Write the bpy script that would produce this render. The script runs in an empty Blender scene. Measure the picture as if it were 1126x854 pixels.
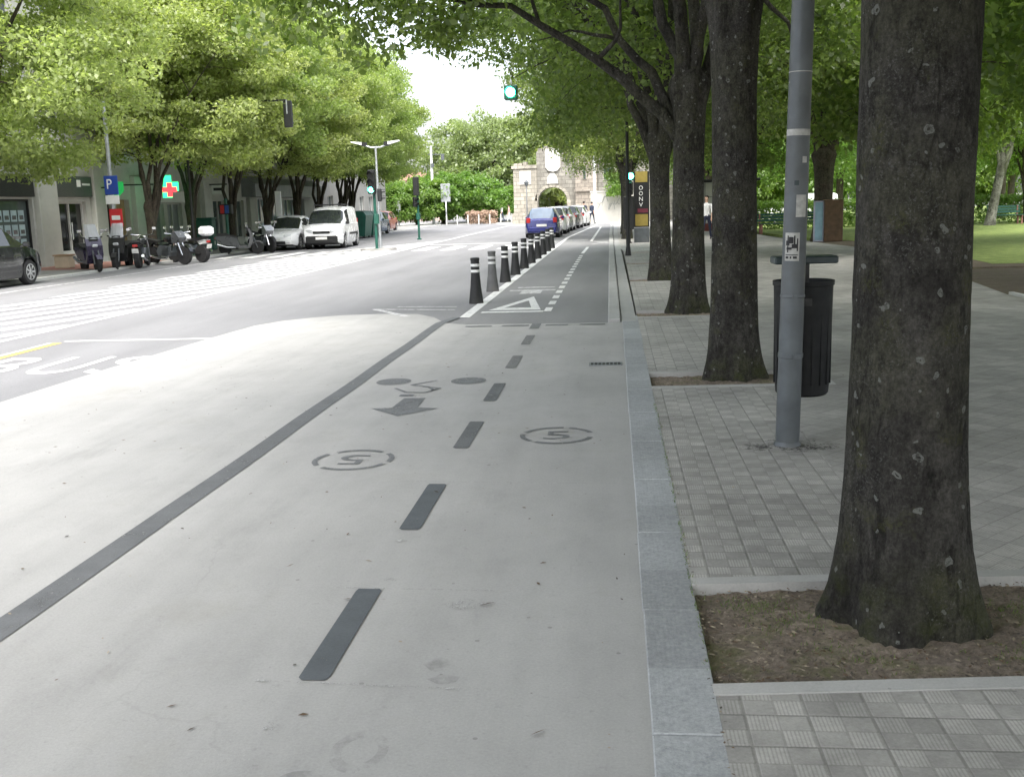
import bpy, math, random
import numpy as np
from mathutils import Vector, Matrix, noise as mn
PI = math.pi
R = math.radians
scene = bpy.context.scene
C = scene.collection

# ------------------------------------------------------------------ helpers
class MB:
    """collects shapes, builds ONE mesh object"""
    def __init__(s):
        s.v = []; s.f = []; s.m = []
    def add(s, verts, faces, m=0):
        o = len(s.v); s.v += [tuple(p) for p in verts]
        s.f += [tuple(i + o for i in f) for f in faces]; s.m += [m] * len(faces)
        return s
    def box(s, c, d, rot=None, m=0, taper=1.0):
        hx, hy, hz = d[0] / 2, d[1] / 2, d[2] / 2
        vs = []
        for z, t in ((-hz, 1.0), (hz, taper)):
            for x, y in ((-hx, -hy), (hx, -hy), (hx, hy), (-hx, hy)):
                vs.append(Vector((x * t, y * t, z)))
        if rot is not None:
            vs = [rot @ p for p in vs]
        c = Vector(c)
        return s.add([p + c for p in vs], [(3, 2, 1, 0), (4, 5, 6, 7), (0, 1, 5, 4), (1, 2, 6, 5), (2, 3, 7, 6), (3, 0, 4, 7)], m)
    def span(s, a, b, m=0):
        return s.box([(a[i] + b[i]) / 2 for i in range(3)], [abs(b[i] - a[i]) for i in range(3)], None, m)
    def cbox(s, c, d, ch, m=0, rot=None):
        """box with chamfered vertical and top edges"""
        hx, hy, hz = d[0] / 2, d[1] / 2, d[2] / 2
        def ring(i, z):
            x, y = hx - i, hy - i
            return [(-x + ch, -y, z), (x - ch, -y, z), (x, -y + ch, z), (x, y - ch, z), (x - ch, y, z), (-x + ch, y, z), (-x, y - ch, z), (-x, -y + ch, z)]
        vs = ring(ch, -hz) + ring(0, -hz + ch) + ring(0, hz - ch) + ring(ch, hz)
        fs = [tuple(reversed(range(8))), tuple(range(24, 32))]
        for k in range(3):
            for i in range(8):
                j = (i + 1) % 8
                fs.append((k * 8 + i, k * 8 + j, k * 8 + 8 + j, k * 8 + 8 + i))
        c = Vector(c)
        vs = [(rot @ Vector(p) if rot is not None else Vector(p)) + c for p in vs]
        return s.add(vs, fs, m)
    def tube(s, pts, rad, n=8, caps=True, m=0):
        pts = [Vector(p) for p in pts]
        if not hasattr(rad, '__len__'): rad = [rad] * len(pts)
        t0 = (pts[1] - pts[0]).normalized()
        u = t0.cross(Vector((0, 0, 1)))
        if u.length < 1e-3: u = t0.cross(Vector((1, 0, 0)))
        u.normalize()
        vs = []
        for i, p in enumerate(pts):
            t = (pts[min(i + 1, len(pts) - 1)] - pts[max(i - 1, 0)]).normalized()
            u = (u - t * u.dot(t)).normalized(); w = t.cross(u)
            for k in range(n):
                a = 2 * PI * k / n
                vs.append(p + (u * math.cos(a) + w * math.sin(a)) * rad[i])
        fs = []
        for i in range(len(pts) - 1):
            for k in range(n):
                k2 = (k + 1) % n
                fs.append((i * n + k, i * n + k2, (i + 1) * n + k2, (i + 1) * n + k))
        if caps:
            fs.append(tuple(reversed(range(n)))); fs.append(tuple(range((len(pts) - 1) * n, len(pts) * n)))
        return s.add(vs, fs, m)
    def cyl(s, p0, p1, r0, r1=None, n=16, m=0):
        return s.tube([p0, p1], [r0, r0 if r1 is None else r1], n, True, m)
    def lathe(s, prof, c=(0, 0, 0), n=20, axis='z', m=0):
        """prof: (radius, height) pairs"""
        vs = []
        for r, h in prof:
            for k in range(n):
                a = 2 * PI * k / n
                x, y = r * math.cos(a), r * math.sin(a)
                p = (x, y, h) if axis == 'z' else ((h, x, y) if axis == 'x' else (y, h, x))
                vs.append((p[0] + c[0], p[1] + c[1], p[2] + c[2]))
        fs = []
        for i in range(len(prof) - 1):
            for k in range(n):
                k2 = (k + 1) % n
                fs.append((i * n + k, i * n + k2, (i + 1) * n + k2, (i + 1) * n + k))
        fs.append(tuple(reversed(range(n)))); fs.append(tuple(range((len(prof) - 1) * n, len(prof) * n)))
        return s.add(vs, fs, m)
    def ball(s, c, r, n=12, k=8, m=0):
        if not hasattr(r, '__len__'): r = (r, r, r)
        vs = [(c[0], c[1], c[2] - r[2])]
        for i in range(1, k):
            th = PI * i / k - PI / 2
            for j in range(n):
                a = 2 * PI * j / n
                vs.append((c[0] + r[0] * math.cos(th) * math.cos(a), c[1] + r[1] * math.cos(th) * math.sin(a), c[2] + r[2] * math.sin(th)))
        vs.append((c[0], c[1], c[2] + r[2]))
        fs = []
        for j in range(n):
            fs.append((0, 1 + (j + 1) % n, 1 + j))
            fs.append((len(vs) - 1, 1 + (k - 2) * n + j, 1 + (k - 2) * n + (j + 1) % n))
        for i in range(k - 2):
            for j in range(n):
                j2 = (j + 1) % n
                fs.append((1 + i * n + j, 1 + i * n + j2, 1 + (i + 1) * n + j2, 1 + (i + 1) * n + j))
        return s.add(vs, fs, m)
    def poly(s, pts, z, m=0):
        return s.add([(p[0], p[1], z) for p in pts], [tuple(range(len(pts)))], m)
    def slab(s, pts, z0, z1, m=0):
        n = len(pts)
        vs = [(p[0], p[1], z0) for p in pts] + [(p[0], p[1], z1) for p in pts]
        fs = [tuple(reversed(range(n))), tuple(range(n, 2 * n))] + [(i, (i + 1) % n, n + (i + 1) % n, n + i) for i in range(n)]
        return s.add(vs, fs, m)
    def extrude(s, prof, axis, a, b, m=0):
        """2-D outline swept along an axis; 'x': prof is (y,z); 'y': prof is (x,z)"""
        n = len(prof)
        def P(p, t): return (t, p[0], p[1]) if axis == 'x' else (p[0], t, p[1])
        vs = [P(p, a) for p in prof] + [P(p, b) for p in prof]
        fs = [tuple(range(n)), tuple(reversed(range(n, 2 * n)))] + [(i, n + i, n + (i + 1) % n, (i + 1) % n) for i in range(n)]
        return s.add(vs, fs, m)
    def build(s, name, mats, parent=None, smooth=None, loc=None, fix=True):
        me = bpy.data.meshes.new(name)
        me.from_pydata(s.v, [], s.f)
        if not isinstance(mats, (list, tuple)): mats = [mats]
        for q in mats: me.materials.append(q)
        me.polygons.foreach_set('material_index', s.m)
        if fix:
            import bmesh
            bm = bmesh.new(); bm.from_mesh(me); bmesh.ops.recalc_face_normals(bm, faces=bm.faces); bm.to_mesh(me); bm.free()
        if smooth:
            me.polygons.foreach_set('use_smooth', [True] * len(me.polygons))
            if smooth is not True: me.set_sharp_from_angle(angle=R(smooth))
        me.update()
        o = bpy.data.objects.new(name, me); C.objects.link(o)
        if parent is not None: o.parent = parent
        if loc: o.location = loc
        return o

def thing(name, label, cat, loc=(0, 0, 0), rz=0, group=None):
    o = bpy.data.objects.new(name, None); C.objects.link(o)
    o.empty_display_size = .2
    o.location = loc; o.rotation_euler = (0, 0, rz)
    return tag(o, label, cat, group)
def tag(o, label, cat, group=None):
    o['label'] = label; o['category'] = cat
    if group: o['group'] = group
    return o
def kind(o, k):
    o['kind'] = k; return o
def copy_tree(o, label=None, loc=None, rz=None, parent=None, scale=None):
    c = o.copy(); C.objects.link(c)
    if parent is not None: c.parent = parent
    if label: c['label'] = label
    if loc is not None: c.location = loc
    if rz is not None: c.rotation_euler = (0, 0, rz)
    if scale is not None: c.scale = scale
    for ch in list(o.children): copy_tree(ch, parent=c)
    return c
def text_mesh(body, depth=.0):
    cu = bpy.data.curves.new('t', 'FONT'); cu.body = body; cu.extrude = depth; cu.align_x = 'CENTER'; cu.align_y = 'CENTER'
    o = bpy.data.objects.new('t', cu); C.objects.link(o)
    dg = bpy.context.evaluated_depsgraph_get()
    me = bpy.data.meshes.new_from_object(o.evaluated_get(dg))
    bpy.data.objects.remove(o)
    v = [tuple(p.co) for p in me.vertices]; f = [tuple(p.vertices) for p in me.polygons]
    bpy.data.meshes.remove(me)
    xs = [p[0] for p in v]; ys = [p[1] for p in v]
    w, h = max(xs) - min(xs), max(ys) - min(ys); cx, cy = (max(xs) + min(xs)) / 2, (max(ys) + min(ys)) / 2
    return [((p[0] - cx) / w, (p[1] - cy) / h, p[2]) for p in v], f       # normalised to a 1 x 1 box

# ------------------------------------------------------------------ materials
def nt(name):
    m = bpy.data.materials.new(name); m.use_nodes = True
    t = m.node_tree
    return m, t, t.nodes['Principled BSDF'], t.nodes['Material Output']
def N(t, typ, **kw):
    n = t.nodes.new(typ)
    for k, v in kw.items():
        if k.startswith('_'): setattr(n, k[1:], v)
        else: n.inputs[k.replace('__', ' ')].default_value = v
    return n
def math_n(t, op, a, b=None, clamp=False):
    n = t.nodes.new('ShaderNodeMath'); n.operation = op; n.use_clamp = clamp
    for i, q in enumerate((a, b)):
        if q is None: continue
        if isinstance(q, (int, float)): n.inputs[i].default_value = q
        else: t.links.new(q, n.inputs[i])
    return n.outputs[0]
def ramp(t, fac, stops):
    n = t.nodes.new('ShaderNodeValToRGB'); cr = n.color_ramp
    while len(cr.elements) < len(stops): cr.elements.new(.5)
    for e, (p, c) in zip(cr.elements, stops):
        e.position = p; e.color = (c, c, c, 1) if isinstance(c, (int, float)) else (*c, 1)
    t.links.new(fac, n.inputs[0]); return n.outputs[0]
def mixc(t, fac, a, b, mode='MIX'):
    n = t.nodes.new('ShaderNodeMix'); n.data_type = 'RGBA'; n.blend_type = mode
    for i, q in ((0, fac), (6, a), (7, b)):
        if isinstance(q, (int, float)): n.inputs[i].default_value = q
        elif isinstance(q, tuple): n.inputs[i].default_value = (*q, 1)
        else: t.links.new(q, n.inputs[i])
    return n.outputs[2]
def coords(t, kind='Object', scale=None):
    o = t.nodes.new('ShaderNodeTexCoord').outputs[kind]
    if scale:
        mp = t.nodes.new('ShaderNodeMapping'); mp.inputs['Scale'].default_value = scale
        t.links.new(o, mp.inputs[0]); o = mp.outputs[0]
    return o
def noise(t, vec, scale, detail=4, rough=.55):
    n = t.nodes.new('ShaderNodeTexNoise'); n.inputs['Scale'].default_value = scale
    n.inputs['Detail'].default_value = detail; n.inputs['Roughness'].default_value = rough
    t.links.new(vec, n.inputs['Vector']); return n.outputs['Fac']
def bump(t, bs, h, strength=.3, dist=.01):
    b = t.nodes.new('ShaderNodeBump'); b.inputs['Strength'].default_value = strength; b.inputs['Distance'].default_value = dist
    t.links.new(h, b.inputs['Height']); t.links.new(b.outputs[0], bs.inputs['Normal'])
def pbr(name, col, rough=.6, metal=0., var=.12, scale=6., bmp=0., bscale=60., coat=0., dirt=0.):
    m, t, b, o = nt(name)
    b.inputs['Roughness'].default_value = rough; b.inputs['Metallic'].default_value = metal
    b.inputs['Coat Weight'].default_value = coat
    v = coords(t)
    f = noise(t, v, scale, 5)
    k = ramp(t, f, [(.3, 1 - var), (.7, 1 + var)])
    c = mixc(t, 1., col, k, 'MULTIPLY')
    if dirt:
        d = ramp(t, noise(t, v, scale * .4, 6, .65), [(.45, 0.), (.75, dirt)])
        c = mixc(t, d, c, (.10, .09, .075))
    t.links.new(c, b.inputs['Base Color'])
    r = ramp(t, noise(t, v, scale * 2.3, 3), [(.3, max(0, rough - .08)), (.7, min(1, rough + .08))])
    t.links.new(r, b.inputs['Roughness'])
    if bmp: bump(t, b, noise(t, v, bscale, 4), bmp)
    return m

def concrete_mat(name, base, stain=.5, grain=1.):
    m, t, b, o = nt(name); v = coords(t)
    big = ramp(t, noise(t, v, .45, 5, .6), [(.3, .90), (.7, 1.07)])
    mid = ramp(t, noise(t, coords(t, 'Object', (1, .6, 1)), 2.6, 7, .68), [(.3, .91), (.5, 1.), (.72, 1.06)])
    fin = ramp(t, noise(t, v, 90, 4, .7), [(.3, 1 - .09 * grain), (.7, 1 + .08 * grain)])
    spk = ramp(t, noise(t, v, 26, 6, .75), [(.28, .82), (.42, 1.), (.6, 1.), (.8, 1.06)])
    c = mixc(t, 1., base, big, 'MULTIPLY')
    for q in (mid, fin, spk): c = mixc(t, 1., c, q, 'MULTIPLY')
    trk = ramp(t, noise(t, coords(t, 'Object', (2.2, .10, 1)), 1.6, 5, .6), [(.3, .93), (.7, 1.05)])
    c = mixc(t, 1., c, trk, 'MULTIPLY')
    vo = N(t, 'ShaderNodeTexVoronoi', Scale=11., Randomness=1.); t.links.new(v, vo.inputs['Vector'])
    vs2 = t.nodes.new('ShaderNodeSeparateColor'); t.links.new(vo.outputs['Color'], vs2.inputs[0])
    dot = math_n(t, 'LESS_THAN', vo.outputs['Distance'], math_n(t, 'MULTIPLY', math_n(t, 'SUBTRACT', vs2.outputs[0], .8, True), .55))
    c = mixc(t, math_n(t, 'MULTIPLY', dot, .45 * stain), c, (.13, .125, .115))
    ve = N(t, 'ShaderNodeTexVoronoi', _feature='DISTANCE_TO_EDGE', Scale=.42, Randomness=1.)
    ne = t.nodes.new('ShaderNodeTexNoise'); ne.inputs['Scale'].default_value = 2.2; ne.inputs['Detail'].default_value = 8; t.links.new(v, ne.inputs[0])
    se = t.nodes.new('ShaderNodeVectorMath'); se.operation = 'SCALE'; se.inputs[3].default_value = .55; t.links.new(ne.outputs['Color'], se.inputs[0])
    ae = t.nodes.new('ShaderNodeVectorMath'); ae.operation = 'ADD'; t.links.new(v, ae.inputs[0]); t.links.new(se.outputs[0], ae.inputs[1]); t.links.new(ae.outputs[0], ve.inputs['Vector'])
    ck = math_n(t, 'MULTIPLY', ramp(t, ve.outputs['Distance'], [(.0, 1.), (.0035, 0.)]), ramp(t, noise(t, v, .8, 3), [(.52, 0.), (.64, .16 * stain)]))
    c = mixc(t, ck, c, (.15, .145, .135))
    # brownish and grey stains
    s1 = ramp(t, noise(t, v, .9, 8, .7), [(.56, 0.), (.74, .35 * stain)])
    c = mixc(t, s1, c, (.25, .235, .19))
    s2 = ramp(t, noise(t, coords(t, 'Object', (1.6, .45, 1)), 1.4, 9, .72), [(.58, 0.), (.70, .22 * stain)])
    c = mixc(t, s2, c, (.16, .16, .16))
    t.links.new(c, b.inputs['Base Color'])
    b.inputs['Roughness'].default_value = .78
    b.inputs['Specular IOR Level'].default_value = .35
    bump(t, b, noise(t, v, 120, 5, .7), .25, .004)
    return m
m_table = concrete_mat('pale concrete', (.40, .395, .385), 1.)
m_slab = concrete_mat('plain concrete', (.30, .295, .28), 1.)

def asphalt_mat(name, base):
    m, t, b, o = nt(name); v = coords(t)
    big = ramp(t, noise(t, coords(t, 'Object', (1, .25, 1)), .5, 6, .65), [(.3, .86), (.7, 1.12)])
    fin = ramp(t, noise(t, v, 140, 3, .8), [(.3, .72), (.7, 1.3)])
    pat = ramp(t, noise(t, coords(t, 'Object', (1, .12, 1)), 1.3, 4, .5), [(.4, .93), (.6, 1.05)])
    c = mixc(t, 1., base, big, 'MULTIPLY'); c = mixc(t, 1., c, fin, 'MULTIPLY'); c = mixc(t, 1., c, pat, 'MULTIPLY')
    t.links.new(c, b.inputs['Base Color']); b.inputs['Roughness'].default_value = .82
    bump(t, b, noise(t, v, 150, 3, .8), .5, .006)
    return m
m_road = asphalt_mat('worn asphalt', (.205, .205, .212))
m_lane = asphalt_mat('cycle lane asphalt', (.225, .225, .228))

def paint_mat(name, col, wear=.45, scale=9.):
    m, t, b, o = nt(name); v = coords(t)
    c = mixc(t, 1., col, ramp(t, noise(t, v, 5, 6, .7), [(.25, .8), (.75, 1.15)]), 'MULTIPLY')
    c = mixc(t, 1., c, ramp(t, noise(t, v, 110, 3, .7), [(.3, .88), (.7, 1.1)]), 'MULTIPLY')
    t.links.new(c, b.inputs['Base Color']); b.inputs['Roughness'].default_value = .7
    tr = t.nodes.new('ShaderNodeBsdfTransparent'); mx = t.nodes.new('ShaderNodeMixShader')
    w = math_n(t, 'MULTIPLY', noise(t, v, scale, 8, .75), noise(t, v, 60, 4, .8))
    a = ramp(t, w, [(max(0, wear * .30), 0.), (wear * .30 + .05, 1.)])
    t.links.new(a, mx.inputs[0]); t.links.new(tr.outputs[0], mx.inputs[1]); t.links.new(b.outputs[0], mx.inputs[2])
    t.links.new(mx.outputs[0], o.inputs['Surface'])
    return m
m_dark = paint_mat('dark grey road paint', (.095, .105, .115), .42)
m_dark2 = paint_mat('thin dark road paint', (.175, .18, .185), .60, 14)
m_edge = paint_mat('grey edge line paint', (.135, .14, .145), .50, 7)
m_dash2 = paint_mat('worn dark dash paint', (.13, .135, .14), .56, 9)
m_dash3 = paint_mat('rubbed dark dash paint', (.19, .19, .19), .60, 9)
m_hatch = paint_mat('faded hatching paint', (.78, .78, .78), .56, 12)
m_white = paint_mat('white road paint', (.74, .74, .73), .5)
m_faint = paint_mat('rubbed white road paint', (.62, .62, .62), .66)
m_yellow = paint_mat('yellow road paint', (.70, .52, .13), .42)
m_chalk = paint_mat('chalk line', (.47, .47, .46), .84, 6)
m_scuff, t_, b_, o_ = nt('tyre scuff'); b_.inputs['Base Color'].default_value = (.12, .12, .118, 1); b_.inputs['Roughness'].default_value = .8
t_.links.new(ramp(t_, noise(t_, coords(t_), 11, 6, .7), [(.40, .0), (.72, .26)]), b_.inputs['Alpha'])

def kerb_mat():
    m, t, b, o = nt('blue grey granite'); v = coords(t)
    c = ramp(t, noise(t, v, 45, 5, .8), [(.28, (.24, .25, .26)), (.5, (.35, .362, .372)), (.72, (.46, .472, .48))])
    c = mixc(t, 1., c, ramp(t, noise(t, v, .8, 5, .6), [(.3, .8), (.7, 1.15)]), 'MULTIPLY')
    # shade of each stone (1 m long)
    sep = t.nodes.new('ShaderNodeSeparateXYZ'); t.links.new(v, sep.inputs[0])
    wn = t.nodes.new('ShaderNodeTexWhiteNoise'); wn.noise_dimensions = '1D'
    t.links.new(math_n(t, 'FLOOR', math_n(t, 'DIVIDE', math_n(t, 'ADD', sep.outputs[1], .55), 1.02)), wn.inputs['W'])
    c = mixc(t, 1., c, ramp(t, wn.outputs[0], [(0, .84), (1, 1.14)]), 'MULTIPLY')
    t.links.new(c, b.inputs['Base Color']); b.inputs['Roughness'].default_value = .75
    wv = N(t, 'ShaderNodeTexWave', Scale=18., Distortion=2.); t.links.new(v, wv.inputs[0])
    h = math_n(t, 'ADD', noise(t, v, 90, 4, .8), math_n(t, 'MULTIPLY', wv.outputs[1], .10))
    bump(t, b, h, .5, .006)
    return m
m_kerb = kerb_mat()

def tile_mat():
    m, t, b, o = nt('grey paving tiles'); v0 = coords(t)
    rot = t.nodes.new('ShaderNodeMapping'); rot.inputs['Rotation'].default_value = (0, 0, R(45)); t.links.new(v0, rot.inputs[0])
    sp0 = t.nodes.new('ShaderNodeSeparateXYZ'); t.links.new(v0, sp0.inputs[0])
    far = math_n(t, 'GREATER_THAN', sp0.outputs[0], 1.315)
    mv = t.nodes.new('ShaderNodeMix'); mv.data_type = 'VECTOR'; t.links.new(far, mv.inputs[0]); t.links.new(v0, mv.inputs[4]); t.links.new(rot.outputs[0], mv.inputs[5])
    v = mv.outputs[1]
    sep = t.nodes.new('ShaderNodeSeparateXYZ'); t.links.new(v, sep.inputs[0])
    x, y = sep.outputs[0], sep.outputs[1]
    S = .1
    def cell(q, s): return math_n(t, 'FLOOR', math_n(t, 'DIVIDE', q, s))
    def frac(q, s): return math_n(t, 'FRACT', math_n(t, 'DIVIDE', q, s))
    # rows in x shift a little, as laid
    ch = t.nodes.new('ShaderNodeTexChecker'); ch.inputs['Scale'].default_value = 1 / S
    ch.inputs['Color1'].default_value = (1, 1, 1, 1); ch.inputs['Color2'].default_value = (0, 0, 0, 1)
    fl = t.nodes.new('ShaderNodeVectorMath'); fl.operation = 'MULTIPLY'; fl.inputs[1].default_value = (1, 1, 0); t.links.new(v, fl.inputs[0])
    ch_off = t.nodes.new('ShaderNodeVectorMath'); ch_off.operation = 'ADD'; ch_off.inputs[1].default_value = (.0, .0, .05); t.links.new(fl.outputs[0], ch_off.inputs[0]); t.links.new(ch_off.outputs[0], ch.inputs[0]); chk = ch.outputs[0]
    # joints between 0.2 m tiles (strong) and half tiles (weak)
    def joint(s, w):
        fx, fy = frac(x, s), frac(y, s)
        ex = math_n(t, 'MINIMUM', fx, math_n(t, 'SUBTRACT', 1., fx)); ey = math_n(t, 'MINIMUM', fy, math_n(t, 'SUBTRACT', 1., fy))
        e = math_n(t, 'MINIMUM', ex, ey)
        return ramp(t, e, [(w * .5 / s, 1.), (w * 1.3 / s, 0.)])
    j2, j1 = joint(.2, .006), joint(.1, .004)
    # grooves on every second square
    gr = math_n(t, 'SINE', math_n(t, 'MULTIPLY', x, 2 * PI / .0125))
    groove = math_n(t, 'MULTIPLY', chk, math_n(t, 'GREATER_THAN', gr, .25))
    wn = t.nodes.new('ShaderNodeTexWhiteNoise'); wn.noise_dimensions = '2D'
    cb = t.nodes.new('ShaderNodeCombineXYZ'); t.links.new(cell(x, .2), cb.inputs[0]); t.links.new(cell(y, .2), cb.inputs[1])
    t.links.new(cb.outputs[0], wn.inputs['Vector'])
    c = mixc(t, 1., (.44, .425, .40), ramp(t, wn.outputs[0], [(0, .88), (1, 1.10)]), 'MULTIPLY')
    c = mixc(t, 1., c, ramp(t, math_n(t, 'ADD', .5, math_n(t, 'MULTIPLY', math_n(t, 'SUBTRACT', chk, .5), math_n(t, 'SUBTRACT', 1., math_n(t, 'MULTIPLY', far, .6)))), [(0, .88), (1, 1.12)]), 'MULTIPLY')
    c = mixc(t, 1., c, ramp(t, noise(t, v0, .7, 7, .65), [(.3, .70), (.7, 1.2)]), 'MULTIPLY')
    c = mixc(t, 1., c, ramp(t, noise(t, v0, 4.5, 8, .75), [(.3, .76), (.7, 1.14)]), 'MULTIPLY')
    c = mixc(t, 1., c, ramp(t, noise(t, v, 80, 4, .7), [(.3, .88), (.7, 1.1)]), 'MULTIPLY')
    c = mixc(t, math_n(t, 'MULTIPLY', groove, .30), c, (.13, .125, .115))
    c = mixc(t, math_n(t, 'MULTIPLY', j1, .22), c, (.09, .085, .075))
    c = mixc(t, math_n(t, 'MULTIPLY', j2, math_n(t, 'SUBTRACT', .20, math_n(t, 'MULTIPLY', far, .08))), c, (.075, .07, .06))
    t.links.new(c, b.inputs['Base Color']); b.inputs['Roughness'].default_value = .72
    h = math_n(t, 'SUBTRACT', noise(t, v, 60, 4, .7), math_n(t, 'ADD', math_n(t, 'MULTIPLY', j2, 1.5), groove))
    bump(t, b, h, .35, .005)
    return m
m_tile = tile_mat()

def soil_mat(name, dark, light, green, gamt):
    m, t, b, o = nt(name); v = coords(t)
    c = ramp(t, noise(t, v, 34, 8, .8), [(.3, dark), (.55, light), (.75, tuple(q * 1.9 for q in light))])
    c = mixc(t, 1., c, ramp(t, noise(t, v, 2.2, 6, .7), [(.3, .7), (.7, 1.25)]), 'MULTIPLY')
    g = ramp(t, noise(t, v, 3.1, 7, .72), [(.50, 0.), (.62, gamt)])
    gc = ramp(t, noise(t, v, 60, 6, .8), [(.3, tuple(q * .5 for q in green)), (.7, tuple(q * 1.5 for q in green))])
    c = mixc(t, g, c, gc)
    t.links.new(c, b.inputs['Base Color']); b.inputs['Roughness'].default_value = .95
    bump(t, b, noise(t, v, 45, 8, .8), 1., .03)
    return m
m_soil = soil_mat('leafy soil', (.11, .085, .062), (.37, .30, .235), (.18, .20, .06), .6)
m_earth = soil_mat('bare park earth', (.07, .05, .032), (.16, .125, .09), (.10, .13, .04), .3)
m_lawn = soil_mat('thin lawn', (.09, .13, .03), (.21, .28, .07), (.30, .36, .10), .8)
m_ground = soil_mat('far ground', (.12, .12, .11), (.2, .2, .18), (.1, .12, .05), .6)

def bark_mat(name, c_lo, c_mid, c_hi, lichen=1., moss=1.):
    m, t, b, o = nt(name); v = coords(t, 'Object'); vs = coords(t, 'Object', (1, 1, .35))
    c = ramp(t, noise(t, vs, 5.5, 7, .68), [(.25, c_lo), (.48, c_mid), (.75, c_hi)])
    # large smooth patches of greener / greyer bark
    c = mixc(t, ramp(t, noise(t, v, 2.1, 5, .6), [(.46, 0.), (.58, .6)]), c, (.068, .068, .046))
    dk = ramp(t, noise(t, vs, 8, 9, .8), [(.54, 0.), (.60, .7)])
    c = mixc(t, dk, c, (.016, .015, .013))
    c = mixc(t, 1., c, ramp(t, noise(t, v, 70, 5, .8), [(.3, .55), (.7, 1.5)]), 'MULTIPLY')
    c = mixc(t, 1., c, ramp(t, noise(t, coords(t, 'Object', (1, 1, .7)), 24, 6, .75), [(.3, .42), (.5, 1.), (.7, 1.6)]), 'MULTIPLY')
    vd = N(t, 'ShaderNodeTexVoronoi', _feature='DISTANCE_TO_EDGE', Scale=13., Randomness=1.)
    nd = t.nodes.new('ShaderNodeTexNoise'); nd.inputs['Scale'].default_value = 14; nd.inputs['Detail'].default_value = 5; t.links.new(vs, nd.inputs[0])
    sd_ = t.nodes.new('ShaderNodeVectorMath'); sd_.operation = 'SCALE'; sd_.inputs[3].default_value = .10; t.links.new(nd.outputs['Color'], sd_.inputs[0])
    ad_ = t.nodes.new('ShaderNodeVectorMath'); ad_.operation = 'ADD'; t.links.new(vs, ad_.inputs[0]); t.links.new(sd_.outputs[0], ad_.inputs[1]); t.links.new(ad_.outputs[0], vd.inputs['Vector'])
    crk = math_n(t, 'MULTIPLY', ramp(t, vd.outputs['Distance'], [(.0, 1.), (.10, 0.)]), ramp(t, noise(t, v, 2.6, 5, .7), [(.46, 0.), (.62, .5)]))
    c = mixc(t, crk, c, (.014, .013, .011))
    if lichen:
        cr_ = math_n(t, 'MULTIPLY', ramp(t, noise(t, v, 3.2, 5, .65), [(.44, 0.), (.6, 1.)]), ramp(t, noise(t, v, 85, 5, .8), [(.54, 0.), (.62, .7)]))
        c = mixc(t, cr_, c, (.17, .17, .16))
        pt_ = math_n(t, 'MULTIPLY', ramp(t, noise(t, v, 4.4, 4, .6), [(.58, 0.), (.66, 1.)]), ramp(t, noise(t, v, 60, 5, .8), [(.45, 0.), (.6, .6)]))
        c = mixc(t, pt_, c, (.085, .09, .03))
        vo = N(t, 'ShaderNodeTexVoronoi', Scale=17., Randomness=1.)
        dv = t.nodes.new('ShaderNodeVectorMath'); dv.operation = 'ADD'
        ns = t.nodes.new('ShaderNodeTexNoise'); ns.inputs['Scale'].default_value = 22; t.links.new(v, ns.inputs[0])
        sc = t.nodes.new('ShaderNodeVectorMath'); sc.operation = 'SCALE'; sc.inputs[3].default_value = .05
        t.links.new(ns.outputs['Color'], sc.inputs[0]); t.links.new(v, dv.inputs[0]); t.links.new(sc.outputs[0], dv.inputs[1])
        t.links.new(dv.outputs[0], vo.inputs['Vector'])
        pick = t.nodes.new('ShaderNodeSeparateColor'); t.links.new(vo.outputs['Color'], pick.inputs[0])
        size = math_n(t, 'MULTIPLY', math_n(t, 'SUBTRACT', pick.outputs[0], .50, True), .62)
        inside = math_n(t, 'LESS_THAN', vo.outputs['Distance'], size)
        core = math_n(t, 'GREATER_THAN', vo.outputs['Distance'], math_n(t, 'MULTIPLY', size, .3))
        lm = math_n(t, 'MULTIPLY', inside, math_n(t, 'MULTIPLY', core, ramp(t, noise(t, v, 45, 4, .8), [(.34, 0.), (.52, .85 * lichen)])))
        c = mixc(t, lm, c, (.23, .24, .22))
    if moss:
        sep = t.nodes.new('ShaderNodeSeparateXYZ'); t.links.new(v, sep.inputs[0])
        mz = ramp(t, sep.outputs[2], [(.02, 1.), (.34, 0.)])
        mm = math_n(t, 'MULTIPLY', mz, ramp(t, noise(t, v, 6, 6, .7), [(.46, 0.), (.62, .7 * moss)]))
        c = mixc(t, mm, c, (.055, .065, .02))
    t.links.new(c, b.inputs['Base Color']); b.inputs['Roughness'].default_value = .9
    b.inputs['Specular IOR Level'].default_value = .2
    h = math_n(t, 'SUBTRACT', math_n(t, 'ADD', noise(t, vs, 16, 7, .7), math_n(t, 'MULTIPLY', noise(t, v, 55, 5, .8), .6)), crk)
    bump(t, b, h, 1., .04)
    return m
m_bark = bark_mat('grey brown bark', (.018, .017, .0155), (.049, .046, .041), (.100, .095, .085))
m_bark_far = bark_mat('dark bark', (.035, .028, .022), (.07, .058, .045), (.12, .105, .08), 0, 0)
m_bark_pale = bark_mat('pale bark', (.16, .16, .14), (.24, .24, .21), (.32, .31, .28), 0, 0)

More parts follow.
